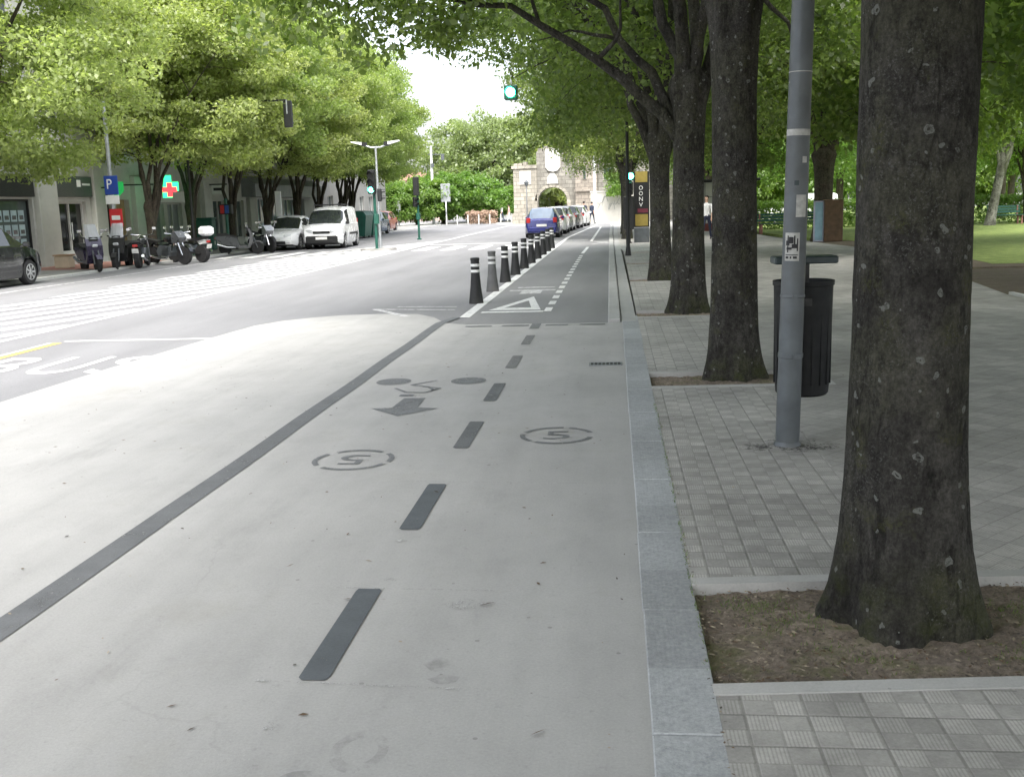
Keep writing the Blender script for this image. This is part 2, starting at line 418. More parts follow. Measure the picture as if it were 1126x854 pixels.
def leaf_mat(name, c1, c2, trans=.5, hue=.0):
    m, t, b, o = nt(name)
    t.nodes.remove(b)
    g = t.nodes.new('ShaderNodeNewGeometry')
    c = ramp(t, g.outputs['Random Per Island'], [(0., c1), (.55, tuple((a + q) / 2 for a, q in zip(c1, c2))), (1., c2)])
    v = coords(t)
    c = mixc(t, 1., c, ramp(t, noise(t, v, .55, 3), [(.3, .82), (.7, 1.18)]), 'MULTIPLY')
    oi = t.nodes.new('ShaderNodeObjectInfo'); c = mixc(t, 1., c, ramp(t, oi.outputs['Random'], [(0., (.86, .93, .85)), (.5, (1., 1., 1.)), (1., (1.14, 1.05, 1.12))]), 'MULTIPLY')
    d = N(t, 'ShaderNodeBsdfDiffuse', Roughness=.6); tr = t.nodes.new('ShaderNodeBsdfTranslucent')
    gl = N(t, 'ShaderNodeBsdfGlossy', Roughness=.45); gl.inputs['Color'].default_value = (1, 1, 1, 1)
    t.links.new(c, d.inputs['Color'])
    tc = mixc(t, 1., c, (1.2, 1.28, .65), 'MULTIPLY'); t.links.new(tc, tr.inputs['Color'])
    m1 = t.nodes.new('ShaderNodeMixShader'); m1.inputs[0].default_value = trans
    t.links.new(d.outputs[0], m1.inputs[1]); t.links.new(tr.outputs[0], m1.inputs[2])
    m2 = t.nodes.new('ShaderNodeMixShader'); m2.inputs[0].default_value = .035
    t.links.new(m1.outputs[0], m2.inputs[1]); t.links.new(gl.outputs[0], m2.inputs[2])
    t.links.new(m2.outputs[0], o.inputs['Surface'])
    return m
m_leaf_lime = leaf_mat('young lime leaves', (.23, .305, .095), (.41, .49, .19), .55)
m_leaf_row = leaf_mat('mid green leaves', (.105, .165, .04), (.23, .30, .085), .55)
m_leaf_park = leaf_mat('deep green leaves', (.10, .17, .04), (.22, .31, .08), .55)
m_leaf_dark = leaf_mat('dull dark leaves', (.22, .28, .13), (.34, .40, .20), .5)
m_leaf_bright = leaf_mat('bright green leaves', (.14, .26, .05), (.24, .36, .09))

def glass_mat(name, col, rough=.06):
    m, t, b, o = nt(name); v = coords(t)
    c = mixc(t, ramp(t, noise(t, v, .9, 3), [(.35, 0.), (.65, 1.)]), col, tuple(q * 1.8 + .01 for q in col))
    t.links.new(c, b.inputs['Base Color']); b.inputs['Roughness'].default_value = rough
    b.inputs['Specular IOR Level'].default_value = .8
    return m
m_glass = glass_mat('dark car glass', (.012, .015, .016))
m_glass_shop = glass_mat('shop glass', (.05, .065, .068))
m_glass_teal = glass_mat('bluish shop glass', (.10, .16, .16))
m_glass_rear = glass_mat('reflecting pale glass', (.12, .16, .22), .04)
def emit_mat(name, col, s):
    m, t, b, o = nt(name)
    b.inputs['Base Color'].default_value = (*[q * .3 for q in col], 1)
    b.inputs['Emission Color'].default_value = (*col, 1)
    v = coords(t); k = ramp(t, noise(t, v, 30, 2), [(.3, .8), (.7, 1.)])
    st = math_n(t, 'MULTIPLY', k, s); t.links.new(st, b.inputs['Emission Strength'])
    return m
m_green_on = emit_mat('lit green lens', (.06, 1., .55), 14.)
m_cross_on = emit_mat('lit green cross', (.03, .95, .25), .95)
m_cross_red = emit_mat('lit red cross', (1., .05, .06), .8)
m_black = pbr('black plastic', (.010, .0105, .011), .5, 0, .2, 12, .1)
m_rubber = pbr('tyre rubber', (.02, .02, .021), .85, 0, .2, 20, .2)
m_bollard = pbr('black bollard rubber', (.012, .013, .014), .65, 0, .25, 7, .15, dirt=.15)
m_bollard_grey = pbr('dusty grey bollard rubber', (.085, .088, .09), .65, 0, .25, 7, .15, dirt=.5)
m_band = pbr('white reflective band', (.72, .73, .72), .4, 0, .08)
m_band_grey = pbr('dirty reflective band', (.5, .51, .51), .45, 0, .15)
m_steel = pbr('grey painted steel', (.105, .118, .128), .5, .3, .22, 5, .1, 40, dirt=.4)
m_zinc = pbr('galvanised steel', (.42, .44, .46), .42, .6, .15, 9)
m_chrome = pbr('chrome', (.62, .63, .65), .18, 1., .08)
m_bin = pbr('dark green bin plastic', (.003, .004, .005), .7, 0, .25, 5, .1)
m_lid = pbr('green grey bin top', (.028, .042, .044), .5, 0, .25, 5, .1)
m_sticker = pbr('white sticker paper', (.42, .42, .40), .7, 0, .2, 30, dirt=.4)
m_ink = pbr('black ink', (.02, .02, .022), .7)
m_green = pbr('green painted steel', (.012, .085, .06), .45, 0, .2)
m_whitecar = pbr('white car paint', (.80, .81, .82), .25, 0, .02, 2, coat=.6)
m_bluecar = pbr('dark blue car paint', (.005, .012, .15), .25, .2, .06, 2, coat=.8)
m_blackcar = pbr('black car paint', (.014, .016, .018), .22, .1, .08, 2, coat=.8)
m_silver = pbr('silver car paint', (.42, .43, .44), .3, .5, .05, 2, coat=.5)
m_greycar = pbr('dark grey car paint', (.10, .105, .11), .3, .3, .05, 2, coat=.5)
m_palebluecar = pbr('pale blue car paint', (.16, .22, .30), .3, .3, .05, 2, coat=.5)
m_redcar = pbr('faded red car paint', (.42, .12, .075), .35, 0, .08, 2, coat=.4)
m_red = pbr('red plastic', (.42, .02, .018), .35, 0, .1)
m_lens = pbr('clear lamp lens', (.62, .64, .66), .12, .2, .06)
m_plate = pbr('number plate white', (.72, .72, .70), .4)
m_screen = pbr('smoked windscreen', (.50, .52, .55), .15, 0, .05)
m_screen.node_tree.nodes['Principled BSDF'].inputs['Alpha'].default_value = .55
m_seat = pbr('black vinyl', (.018, .018, .019), .55, 0, .2, 25, .2)
m_wall = concrete_mat('grey facade render', (.52, .52, .49), 1.5)
m_pil = concrete_mat('grey green pilaster stone', (.44, .45, .41), .9)
m_trim = concrete_mat('pale stone trim', (.56, .56, .54), .8)
m_signband = pbr('charcoal shop sign', (.055, .058, .058), .45, 0, .1)
m_white_p = pbr('white painted metal', (.72, .73, .72), .45, 0, .05)
m_tan = pbr('tan wood panel', (.34, .23, .13), .6, 0, .2, 4)
m_cream = pbr('cream panel', (.50, .42, .31), .6, 0, .1, 4)
m_poster = pbr('pale blue poster', (.42, .54, .58), .5, 0, .15, 3)
m_bluesign = pbr('blue sign', (.02, .06, .30), .4, 0, .06)
m_redsign = pbr('red sign', (.50, .025, .03), .4, 0, .08)
m_yellowsign = pbr('yellow sign', (.26, .20, .045), .5, 0, .12)
m_canopy = pbr('grey sheet canopy', (.26, .28, .29), .5, .3, .1, 3)
m_redpave = pbr('reddish paving', (.30, .15, .12), .8, 0, .25, 4, .2)
def ashlar_mat(name, base, dark, ax=0):
    m, t, b, o = nt(name); v = coords(t)
    sw_ = t.nodes.new('ShaderNodeSeparateXYZ'); t.links.new(v, sw_.inputs[0]); cb = t.nodes.new('ShaderNodeCombineXYZ')
    t.links.new(math_n(t, 'ADD', sw_.outputs[0], sw_.outputs[1]), cb.inputs[0]); t.links.new(sw_.outputs[2], cb.inputs[1])
    br = N(t, 'ShaderNodeTexBrick', Scale=1., Mortar__Size=.018); br.inputs['Brick Width'].default_value = .62; br.inputs['Row Height'].default_value = .33
    br.inputs['Color1'].default_value = (*base, 1); br.inputs['Color2'].default_value = (*[q * .72 for q in base], 1); br.inputs['Mortar'].default_value = (*[q * .35 for q in base], 1)
    t.links.new(cb.outputs[0], br.inputs['Vector'])
    c = mixc(t, 1., br.outputs[0], ramp(t, noise(t, v, 3.5, 6, .7), [(.3, .7), (.7, 1.2)]), 'MULTIPLY')
    c = mixc(t, ramp(t, noise(t, coords(t, 'Object', (1, 1, .45)), .8, 7, .7), [(.46, 0.), (.66, .7)]), c, dark)
    t.links.new(c, b.inputs['Base Color']); b.inputs['Roughness'].default_value = .9
    bump(t, b, noise(t, v, 9, 6, .7), .6, .05)
    return m
m_stone = ashlar_mat('pale weathered limestone', (.42, .39, .33), (.20, .185, .155))
m_stone_d = ashlar_mat('grey weathered limestone', (.30, .285, .25), (.14, .13, .11))
m_plaque = concrete_mat('clean limestone carving', (.50, .485, .45), .6)
m_brick = ashlar_mat('pinkish stone', (.38, .335, .285), (.20, .18, .155))
m_wood = pbr('brown weathered board', (.085, .052, .028), .75, 0, .35, 5, .3)
m_bluepan = pbr('pale blue panel', (.20, .34, .42), .45, 0, .18, 4)
m_skin = pbr('skin', (.45, .29, .21), .6, 0, .05)
m_shirt_w = pbr('white cotton', (.72, .72, .71), .85, 0, .06)
m_shirt_p = pbr('pink cotton', (.60, .33, .32), .85, 0, .06)
m_navy = pbr('navy cloth', (.02, .025, .05), .85, 0, .15)
m_jean = pbr('dark denim', (.03, .04, .07), .85, 0, .15)
m_hair = pbr('dark hair', (.02, .015, .012), .7)
m_pink = pbr('pink blossom', (.62, .30, .28), .7)

# ------------------------------------------------------------------ ground, road, paving
def struct(o): return kind(o, 'structure')
g = MB(); g.poly([(-400, -60), (400, -60), (400, 700), (-400, 700)], -.10)
struct(g.build('ground', m_ground))
b = MB(); b.slab([(-15.6, -25), (.09, -25), (.09, 84), (-6, 100), (-12, 140), (-40, 140), (-40, 100), (-15.6, 96)], -.3, -.010)
struct(b.build('road', m_road))
b = MB(); b.slab([(-2.22, 14.4), (.095, 14.4), (-.10, 40), (-.1, 76), (-1.2, 82), (-2.6, 82), (-2.22, 50)], -.2, -.006)
struct(b.build('cycle_lane', m_lane))
# the raised pale table with its rounded apron into the street
ap = [(.125, -12), (.125, 14.55), (-2.10, 14.62), (-2.45, 14.9), (-2.75, 15.7), (-3.1, 16.25), (-3.71, 16.38), (-4.3, 16.3), (-4.75, 16.0), (-5.1, 15.6), (-5.33, 15.0), (-5.45, 13.6), (-5.6, 10.9), (-5.66, 8.9), (-5.7, 4), (-5.7, -12)]
b = MB(); b.slab(ap, -.2, -.001)
struct(b.build('paved_table', m_table))

pits = [(.33, 3.41, 2.0, 4.36, .09), (.33, 9.33, 1.85, 10.06, .05), (.34, 15.13, 1.8, 15.9, .03), (.35, 21.9, 1.8, 22.9, .02), (.35, 28.0, 1.8, 29.0, .0), (.35, 34.1, 2.1, 35.1, 0), (.35, -2.4, 1.9, -1.4, 0)]
# sidewalk slab laid around the tree pits
sw = MB(); pk = MB()
X0, X1, ZT = .315, 6.3, .008
pits_s = sorted(pits, key=lambda p: p[1])
y = -14.; sk_prev = 0.
XM, XO = 2.15, 6.2
def yl(y0, sk, x): return y0 + sk * (min(x, XM) - X0)
for (px0, py0, px1, py1, sk) in pits_s:
    w = .085
    sw.slab([(X0, y), (XM, yl(y, sk_prev, XM)), (XO, yl(y, sk_prev, XM)), (XO, yl(py0 - w, sk, XM)), (XM, yl(py0 - w, sk, XM)), (X0, py0 - w)], -.25, ZT)
    sw.slab([(px1 + w, yl(py0 - w, sk, px1 + w)), (XM, yl(py0 - w, sk, XM)), (XO, yl(py0 - w, sk, XM)), (XO, yl(py1 + w, sk, XM)), (XM, yl(py1 + w, sk, XM)), (px1 + w, yl(py1 + w, sk, px1 + w))], -.25, ZT)
    pk.slab([(X0, py0 - w + .003), (px1 + w - .003, yl(py0 - w + .003, sk, px1 + w)), (px1 + w - .003, yl(py0, sk, px1 + w)), (X0, py0)], -.25, ZT + .004)
    pk.slab([(X0, py1), (px1 + w - .003, yl(py1, sk, px1 + w)), (px1 + w - .003, yl(py1 + w - .003, sk, px1 + w)), (X0, py1 + w - .003)], -.25, ZT + .004)
    pk.slab([(px1, yl(py0, sk, px1) + .002), (px1 + w - .003, yl(py0, sk, px1 + w) + .002), (px1 + w - .003, yl(py1, sk, px1 + w) - .002), (px1, yl(py1, sk, px1) - .002)], -.25, ZT + .004)
    y = py1 + w; sk_prev = sk
sw.slab([(X0, y), (XO, y), (XO, 90), (X0 - .15, 90), (X0 - .3, 45)], -.25, ZT)
sw2 = MB(); sw2.slab([(XO + .004, -14), (6.3, -14), (6.25, 17.5), (7.4, 27), (7.7, 34), (6.6, 44), (XO + .004, 60)], -.25, ZT)
struct(sw.build('sidewalk', m_tile)); struct(sw2.build('sidewalk', m_tile))
struct(pk.build('kerb_edging', concrete_mat('pale edging concrete', (.46, .455, .44), .8)))

# granite kerb, stone by stone with open joints
kb = MB(); y = -8.16
rng = random.Random(3)
while y < 14.6:
    dx = rng.uniform(-.004, .004)
    kb.cbox((.2085 + dx, y + .51, -.09), (.222, 1.014, .20 + rng.uniform(-.003, .003)), .004)
    y += 1.02
struct(kb.build('kerb', m_kerb, smooth=None))
kb = MB(); y = 14.62; k = 0
while y < 88:
    kb.cbox((-.015 - .004 * min(y - 14.6, 40), y + .5, -.06), (.17, 1.01, .22 + rng.uniform(-.004, .004)), .012)
    kb.cbox((.19 - .003 * min(y - 14.6, 40), y + .5, -.075), (.21, 1.01, .175), .006)
    y += 1.02
struct(kb.build('kerb', concrete_mat('pale kerb stone', (.40, .40, .39), .9)))
# soil of the pits, as uneven sheets
soil = MB()
nr = np.random.default_rng(5)
for (px0, py0, px1, py1, sk) in pits:
    nx, ny = 46, 26; vs = []; fs = []
    for j in range(ny + 1):
        for i in range(nx + 1):
            xx = px0 - .02 + (px1 - px0 + .04) * i / nx; yy = py0 + sk * (xx - X0) - .02 + (py1 - py0 + .04) * j / ny
            zz = -.034 + .016 * math.exp(-((xx - 1.12) ** 2 + (yy - (py0 + py1) / 2) ** 2) / .3) + nr.normal() * .006
            vs.append((xx, yy, zz))
    for j in range(ny):
        for i in range(nx):
            q = j * (nx + 1) + i; fs.append((q, q + 1, q + nx + 2, q + nx + 1))
    soil.add(vs, fs)
struct(soil.build('pit_soil', m_soil, smooth=True))
# park beyond the sidewalk
b = MB(); b.slab([(6.25, -14), (80, -14), (80, 24), (7.0, 23.5), (6.25, 17.5)], -.2, .0); b.slab([(7.05, 24.02), (80, 24.02), (80, 39.5), (7.2, 39.5), (7.7, 34), (7.4, 27)], -.2, .0)
struct(b.build('park_earth', m_earth))
b = MB(); b.slab([(8.6, 25), (80, 25), (80, 120), (6.6, 120), (6.5, 60), (7.4, 44.5), (9.4, 36)], -.2, .006)
struct(b.build('lawn', m_lawn))
b = MB(); b.extrude([(6.26, -.1), (6.34, -.1), (6.34, .05), (6.26, .05)], 'y', -14, 17.4)
struct(b.build('path_edge', m_trim))
# left-hand sidewalk with kerb
b = MB(); b.slab([(-19.6, -20), (-15.75, -20), (-15.75, 96), (-19.6, 96)], -.3, .07)
struct(b.build('sidewalk', m_slab))
b = MB(); b.slab([(-18.9, 31.2), (-15.9, 31.2), (-15.9, 36.3), (-18.9, 36.3)], .05, .074)
struct(b.build('red_paving', m_redpave))
b = MB(); y = -20
while y < 95:
    b.cbox((-15.67, y + .5, -.05), (.14, .99, .25), .012); y += 1.
struct(b.build('kerb', m_trim))
# far square
b = MB(); b.slab([(-40, 96.5), (-12, 100.5), (-8, 84), (30, 84), (30, 100), (-10, 118), (-40, 118)], -.3, -.004)
struct(b.build('square', concrete_mat('bright paving', (.44, .43, .41))))

# ------------------------------------------------------------------ road markings
def strip(mb, x0, y0, x1, y1, w, z, m=0):
    d = Vector((x1 - x0, y1 - y0)); n = Vector((-d.y, d.x)).normalized() * w / 2
    mb.add([(x0 + n.x, y0 + n.y, z), (x1 + n.x, y1 + n.y, z), (x1 - n.x, y1 - n.y, z), (x0 - n.x, y0 - n.y, z)], [(3, 2, 1, 0)], m)
def rect(mb, xa, ya, xb, yb, z, m=0):
    mb.add([(xa, ya, z), (xb, ya, z), (xb, yb, z), (xa, yb, z)], [(0, 1, 2, 3)], m)
ZC, ZR, ZL = .003, -.006, -.002     # on the concrete, on the road, on the lane
def marking(mb, mat): return struct(mb.build('road_marking', mat, fix=False))
b = MB()                                                     # long dark edge line
for k in range(60):
    a = k / 60; c_ = (k + 1) / 60
    def ex(y): return -2.51 - .085 * max(0, 5 - y) / 5 + .006 * math.sin(y * 2.1)
    ya, yb = -6 + 20.9 * a, -6 + 20.9 * c_
    b.add([(ex(ya) - .075, ya, ZC), (ex(ya) + .075, ya, ZC), (ex(yb) + .075, yb, ZC), (ex(yb) - .075, yb, ZC)], [(0, 1, 2, 3)])
b.add([(-2.585, 14.9, ZC), (-2.435, 14.9, ZC), (-2.33, 15.6, ZC), (-2.45, 15.65, ZC)], [(0, 1, 2, 3)])
marking(b, m_edge)
b = MB()                                                     # dark dashes
for y0 in (-.13, 1.64, 3.41, 5.16, 7.0, 8.75, 10.56, 12.37):
    if y0 in (7.0, 10.56): marking(b, m_dark if y0 == 7. else m_dash2); b = MB()
    x = -1.083 + nr.normal() * .006; h = .9
    b.add([(x - .056, y0 + .02, ZC), (x - .04, y0, ZC), (x + .045, y0, ZC), (x + .057, y0 + .03, ZC), (x + .057, y0 + h - .02, ZC), (x + .045, y0 + h, ZC), (x - .05, y0 + h, ZC), (x - .056, y0 + h - .03, ZC)], [tuple(range(8))])
marking(b, m_dash3)
b = MB()
for xa, xb in ((-2.08, -1.71), (-1.57, -1.19), (-.96, -.65), (-.49, -.14)): rect(b, xa, 14.30, xb, 14.44, ZC + .001)
rect(b, -1.16, 13.95, -1.03, 14.6, ZC)
marking(b, m_dark2)
# ringed fives
fv, ff = text_mesh('5')
def ring5(cx, cy, rx, ry, flip, mat):
    b = MB()
    for a0, a1 in ((18, 72), (82, 160), (172, 225), (236, 345)) if not flip else ((-15, 38), (52, 130), (145, 215), (232, 335)):
        n = 14
        for i in range(n):
            t0, t1 = R(a0 + (a1 - a0) * i / n), R(a0 + (a1 - a0) * (i + 1) / n)
            q = []
            for t, k in ((t0, 1), (t1, 1), (t1, .86), (t0, .86)): q.append((cx + rx * k * math.cos(t), cy + ry * k * math.sin(t), ZC))
            b.add(q, [(0, 1, 2, 3)])
    s = -1 if flip else 1
    b.add([(cx + s * p[0] * .19, cy + s * p[1] * .26, ZC) for p in fv], ff)
    return marking(b, mat)
ring5(-1.76, 6.69, .275, .285, True, m_dark2)
ring5(-.43, 7.39, .27, .275, False, m_dark2)
# cycle symbol with arrow, facing the camera
b = MB()
for cx in (-2.14, -1.41):
    b.add([(cx + .17 * math.cos(2 * PI * k / 28), 9.82 + .19 * math.sin(2 * PI * k / 28), ZC) for k in range(28)], [tuple(range(28))])
def pl(pts, w):
    for i in range(len(pts) - 1): strip(b, *pts[i], *pts[i + 1], w, ZC + .0006 * (i % 3))
pl([(-1.72, 9.86), (-1.93, 9.62), (-1.74, 9.50), (-1.66, 9.30)], .035)
pl([(-2.05, 9.45), (-1.9, 9.22), (-1.72, 9.20), (-1.62, 9.42), (-1.80, 9.52)], .035)
rect(b, -1.93, 9.02, -1.80, 9.12, ZC)
marking(b, m_dark2)
b = MB(); b.poly([(-1.86, 8.93), (-1.88, 8.50), (-2.05, 8.47), (-1.76, 8.14), (-1.48, 8.45), (-1.66, 8.50), (-1.67, 8.93)], ZC)
marking(b, m_dark2)
# chalk lines and small splashes on the concrete
b = MB()
for (x0, y0, x1, y1, w) in ((-1.3, 3.40, -.55, 3.36, .012), (-1.25, 4.32, -.4, 4.29, .01), (-1.3, 6.12, .0, 6.05, .008), (-1.7, 6.95, -.2, 6.9, .008)): strip(b, x0, y0, x1, y1, w, ZC + .001)
for (cx, cy, rx, ry) in ((-1.135, 3.07, .025, .03), (-1.02, 4.42, .028, .02), (-1.09, 4.98, .032, .025), (-.62, 4.13, .10, .06)):
    b.add([(cx + rx * (1 + .4 * math.sin(k * 2.3)) * math.cos(2 * PI * k / 12), cy + ry * (1 + .4 * math.cos(k * 1.7)) * math.sin(2 * PI * k / 12), ZC + .001) for k in range(12)], [tuple(range(12))])
marking(b, m_chalk)
b = MB()                                                     # round tyre scuff near the camera and an oil spot
for (cx, cy, rx, ry, a0, a1) in ((-.80, 2.93, .095, .13, 100, 260), (-.80, 2.93, .085, .12, -80, 60), (-.94, 2.70, .09, .11, 40, 190)):
    n = 16
    for i in range(n):
        t0, t1 = R(a0 + (a1 - a0) * i / n), R(a0 + (a1 - a0) * (i + 1) / n)
        b.add([(cx + rx * k * math.cos(t), cy + ry * k * math.sin(t), ZC) for t, k in ((t0, 1), (t1, 1), (t1, .62), (t0, .62))], [(0, 1, 2, 3)])
for (cx, cy, rx, ry) in ((-.66, 3.55, .045, .06), (-.62, 3.43, .05, .04)):
    b.add([(cx + rx * (1 + .3 * math.sin(k * 2.3)) * math.cos(2 * PI * k / 12), cy + ry * math.sin(2 * PI * k / 12), ZC + .0004) for k in range(12)], [tuple(range(12))])
marking(b, m_scuff)
# yellow and white lines of the bus bay and its lettering
b = MB(); strip(b, -7.33, -2, -7.52, 13.4, .13, ZR); marking(b, m_yellow)
b = MB(); strip(b, -7.5, 13.57, -5.3, 13.6, .1, ZR); strip(b, -7.44, -2, -7.62, 13.4, .05, ZR)
for ch, cx, w in (('B', -7.03, .56), ('U', -6.26, .56), ('S', -5.52, .56)):
    v, f = text_mesh(ch); b.add([(cx + p[0] * w, 11.32 + p[1] * 1.3, ZR) for p in v], f)
marking(b, m_white)
# hatched strip left of the lane line
b = MB(); strip(b, -8.62, -5, -8.42, 27, .12, ZR); strip(b, -8.42, 27, -8.5, 90, .12, ZR)
xa, xb, dx, dy = -12.0, -8.62, .276, .961
ln = (xb - xa) / dx
for k in range(-3, 14):
    y0 = 12.6 - 7 + k * 2.6; q = .98
    yA, yB = y0, y0 + ln * dy
    if yB > 43.5 and k > 13: continue
    b.add([(xa, yA, ZR), (xb, yB, ZR), (xb, yB + q, ZR), (xa, yA + q, ZR)], [(0, 1, 2, 3)])
marking(b, m_hatch)
b = MB(); strip(b, -14.1, 20, -14.0, 42, .1, ZR); strip(b, -12.1, 2, -11.2, 23, .09, ZR + .0); marking(b, m_faint)
# far zebra crossings and lane lines
b = MB()
for k in range(5): rect(b, -7.9 + k * 1.12, 40.5, -7.35 + k * 1.12, 44.5, ZR)
for k in range(5): rect(b, -14.9 + k * 1.0, 38.0, -14.4 + k * 1.0, 42.2, ZR)
rect(b, -8.2, 46.5, -2.6, 46.9, ZR)
marking(b, m_white)
b = MB(); strip(b, -4.0, 17.16, -3.2, 15.9, .12, -.0005); strip(b, -4.05, 17.2, -2.6, 16.85, .1, ZR + .002); strip(b, -3.7, 17.6, -2.65, 17.4, .09, ZR)
marking(b, m_faint)
b = MB()  # uneven dark patches round the foot of the post
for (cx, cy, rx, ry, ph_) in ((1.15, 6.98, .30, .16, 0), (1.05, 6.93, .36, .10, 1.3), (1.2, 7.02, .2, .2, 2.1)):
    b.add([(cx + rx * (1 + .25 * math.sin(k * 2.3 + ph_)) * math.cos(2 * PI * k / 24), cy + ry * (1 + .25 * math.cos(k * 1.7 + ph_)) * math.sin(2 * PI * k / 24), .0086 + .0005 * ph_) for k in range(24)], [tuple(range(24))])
struct(b.build('pavement_dark_patch', paint_mat('dark patch', (.12, .115, .11), .90, 7), fix=False))
# asphalt cycle lane: edge line, dots, yield triangle, cycle mark
b = MB(); strip(b, -2.27, 15.6, -2.27, 52, .16, ZL); strip(b, -2.27, 52, -1.3, 79, .16, ZL)
y = 16.3
while y < 34:
    rect(b, -1.115, y, -1.0, y + .62, ZL); y += 1.12
strip(b, -1.06, 35, -1.0, 40, .11, ZL); strip(b, -1.0, 46, -.9, 72, .12, ZL)
rect(b, -2.10, 16.22, -1.12, 16.42, ZL)
tri, inn = [(-2.02, 16.62), (-1.18, 16.58), (-1.47, 19.0)], [(-1.80, 16.98), (-1.36, 16.96), (-1.50, 18.2)]
for i in range(3):
    j = (i + 1) % 3; b.add([(*tri[i], ZL), (*tri[j], ZL), (*inn[j], ZL), (*inn[i], ZL)], [(0, 1, 2, 3)])
marking(b, m_white)
b = MB(); rect(b, -2.05, 20.3, -1.15, 20.55, ZL); rect(b, -1.8, 19.6, -1.4, 20.3, ZL + .0006); rect(b, -1.95, 21.0, -1.2, 21.25, ZL)
strip(b, -.9, 46, .0, 42.5, .12, ZL); strip(b, -.9, 42.5, .0, 46, .12, ZL + .0006)
rect(b, -2.1, 47.5, -1.2, 48, ZL)
marking(b, m_faint)

# fallen leaves and bits on the concrete, kerb and in the pits
nr = np.random.default_rng(11)
lit = MB()
def bit(x, y, z, L, W, a):
    ca, sa = math.cos(a), math.sin(a); cu = L * nr.uniform(.05, .3)
    pts = [(-L, 0, 0), (0, -W, cu), (L, 0, cu * .6), (0, W, cu * .2)]
    lit.add([(x + p[0] * ca - p[1] * sa, y + p[0] * sa + p[1] * ca, z + p[2] + .001) for p in pts], [(0, 1, 2, 3)], int(nr.integers(0, 3)))
for k in range(95):
    bit(nr.uniform(-4.5, .1), nr.uniform(2.2, 12) ** 1.0, .003, nr.uniform(.004, .016), nr.uniform(.002, .006), nr.uniform(0, 6))
for k in range(240):
    bit(nr.uniform(.30, .335) + abs(nr.normal()) * .01, nr.uniform(2, 12), .010, nr.uniform(.004, .012), nr.uniform(.002, .005), nr.uniform(0, 6))
for k in range(160):
    bit(nr.uniform(.35, 4), nr.uniform(2, 16), .011, nr.uniform(.005, .015), nr.uniform(.002, .006), nr.uniform(0, 6))
for (px0, py0, px1, py1, sk) in pits[:3]:
    for k in range(2200 if py0 < 5 else 500):
        xx = nr.uniform(px0, px1); bit(xx, yl(nr.uniform(py0, py1), sk, xx), -.026 + nr.uniform(0, .014), nr.uniform(.003, .016), nr.uniform(.0015, .006), nr.uniform(0, 6))
for k in range(220): bit(nr.uniform(-5, .12), nr.uniform(2.4, 14), .003, nr.uniform(.005, .02), nr.uniform(.002, .007), nr.uniform(0, 6))
bit(-.55, 4.13, .004, .035, .008, .4); bit(-.26, 3.06, .004, .03, .006, .6); bit(-1.16, 4.18, .004, .02, .008, .1)
o = lit.build('fallen_leaves', [pbr('dry brown leaf', (.13, .085, .05), .8, 0, .4, 9), pbr('grey brown leaf', (.085, .07, .055), .8, 0, .4, 9), pbr('pale straw leaf', (.30, .25, .18), .8, 0, .4, 9)], fix=False)
kind(o, 'stuff')
# tufts of moss and weeds in the kerb joint and pit
ms = MB()
for k in range(1500):
    if k < 500: x, yy, z = .312 + nr.normal() * .006, nr.uniform(3.5, 8.5), .006
    else:
        cxy = [(.86, 3.72), (.72, 4.05), (1.5, 3.75), (1.62, 4.2), (.55, 4.2)][k % 5]
        x, yy, z = cxy[0] + nr.normal() * .10, cxy[1] + nr.normal() * .07, -.026
    if not (.305 < x < 1.95): continue
    h = nr.uniform(.006, .022); a = nr.uniform(0, 6); w = .0025
    ms.add([(x - w * math.cos(a), yy - w * math.sin(a), z), (x + w * math.cos(a), yy + w * math.sin(a), z), (x + nr.normal() * .008, yy + nr.normal() * .008, z + h)], [(0, 1, 2)])
kind(ms.build('grass_tufts', m_leaf_row, fix=False), 'stuff')

# ------------------------------------------------------------------ trees
def mesh_np(name, V, F, mats, smooth=False):
    me = bpy.data.meshes.new(name); nv, nf, k = len(V), len(F), F.shape[1]
    me.vertices.add(nv); me.vertices.foreach_set('co', V.astype(np.float32).ravel())
    me.loops.add(nf * k); me.loops.foreach_set('vertex_index', F.astype(np.int32).ravel())
    me.polygons.add(nf); me.polygons.foreach_set('loop_start', np.arange(0, nf * k, k, dtype=np.int32))
    me.update(calc_edges=True)
    for q in (mats if isinstance(mats, (list, tuple)) else [mats]): me.materials.append(q)
    return me
def unit(a): return a / np.maximum(np.linalg.norm(a, axis=1, keepdims=True), 1e-6)
def leaves(rng, cen, rad, per, size, flat=.62, droop=.35):
    n = len(cen) * per
    idx = np.repeat(np.arange(len(cen)), per)
    d = unit(rng.normal(size=(n, 3))) * (rng.random((n, 1)) ** .45) * rad[idx][:, None]
    d[:, 2] *= flat
    p = cen[idx] + d
    a = unit(rng.normal(size=(n, 3)) + np.array([0, 0, -droop]))
    u = rng.normal(size=(n, 3)) * .75 + np.array([0, 0, 1.0])
    u = unit(u - a * np.sum(u * a, axis=1, keepdims=True)); s = np.cross(a, u)
    L = size * rng.uniform(.65, 1.35, (n, 1)); W = L * rng.uniform(.24, .36, (n, 1))
    V = np.empty((n, 4, 3))
    V[:, 0] = p; V[:, 1] = p + a * L * .45 + s * W + u * W * .25; V[:, 2] = p + a * L; V[:, 3] = p + a * L * .45 - s * W + u * W * .25
    return V.reshape(-1, 3), np.arange(n * 4).reshape(-1, 4)
def bez(p0, p1, p2, n):
    t = np.linspace(0, 1, n)[:, None]
    return (1 - t) ** 2 * p0 + 2 * t * (1 - t) * p1 + t * t * p2
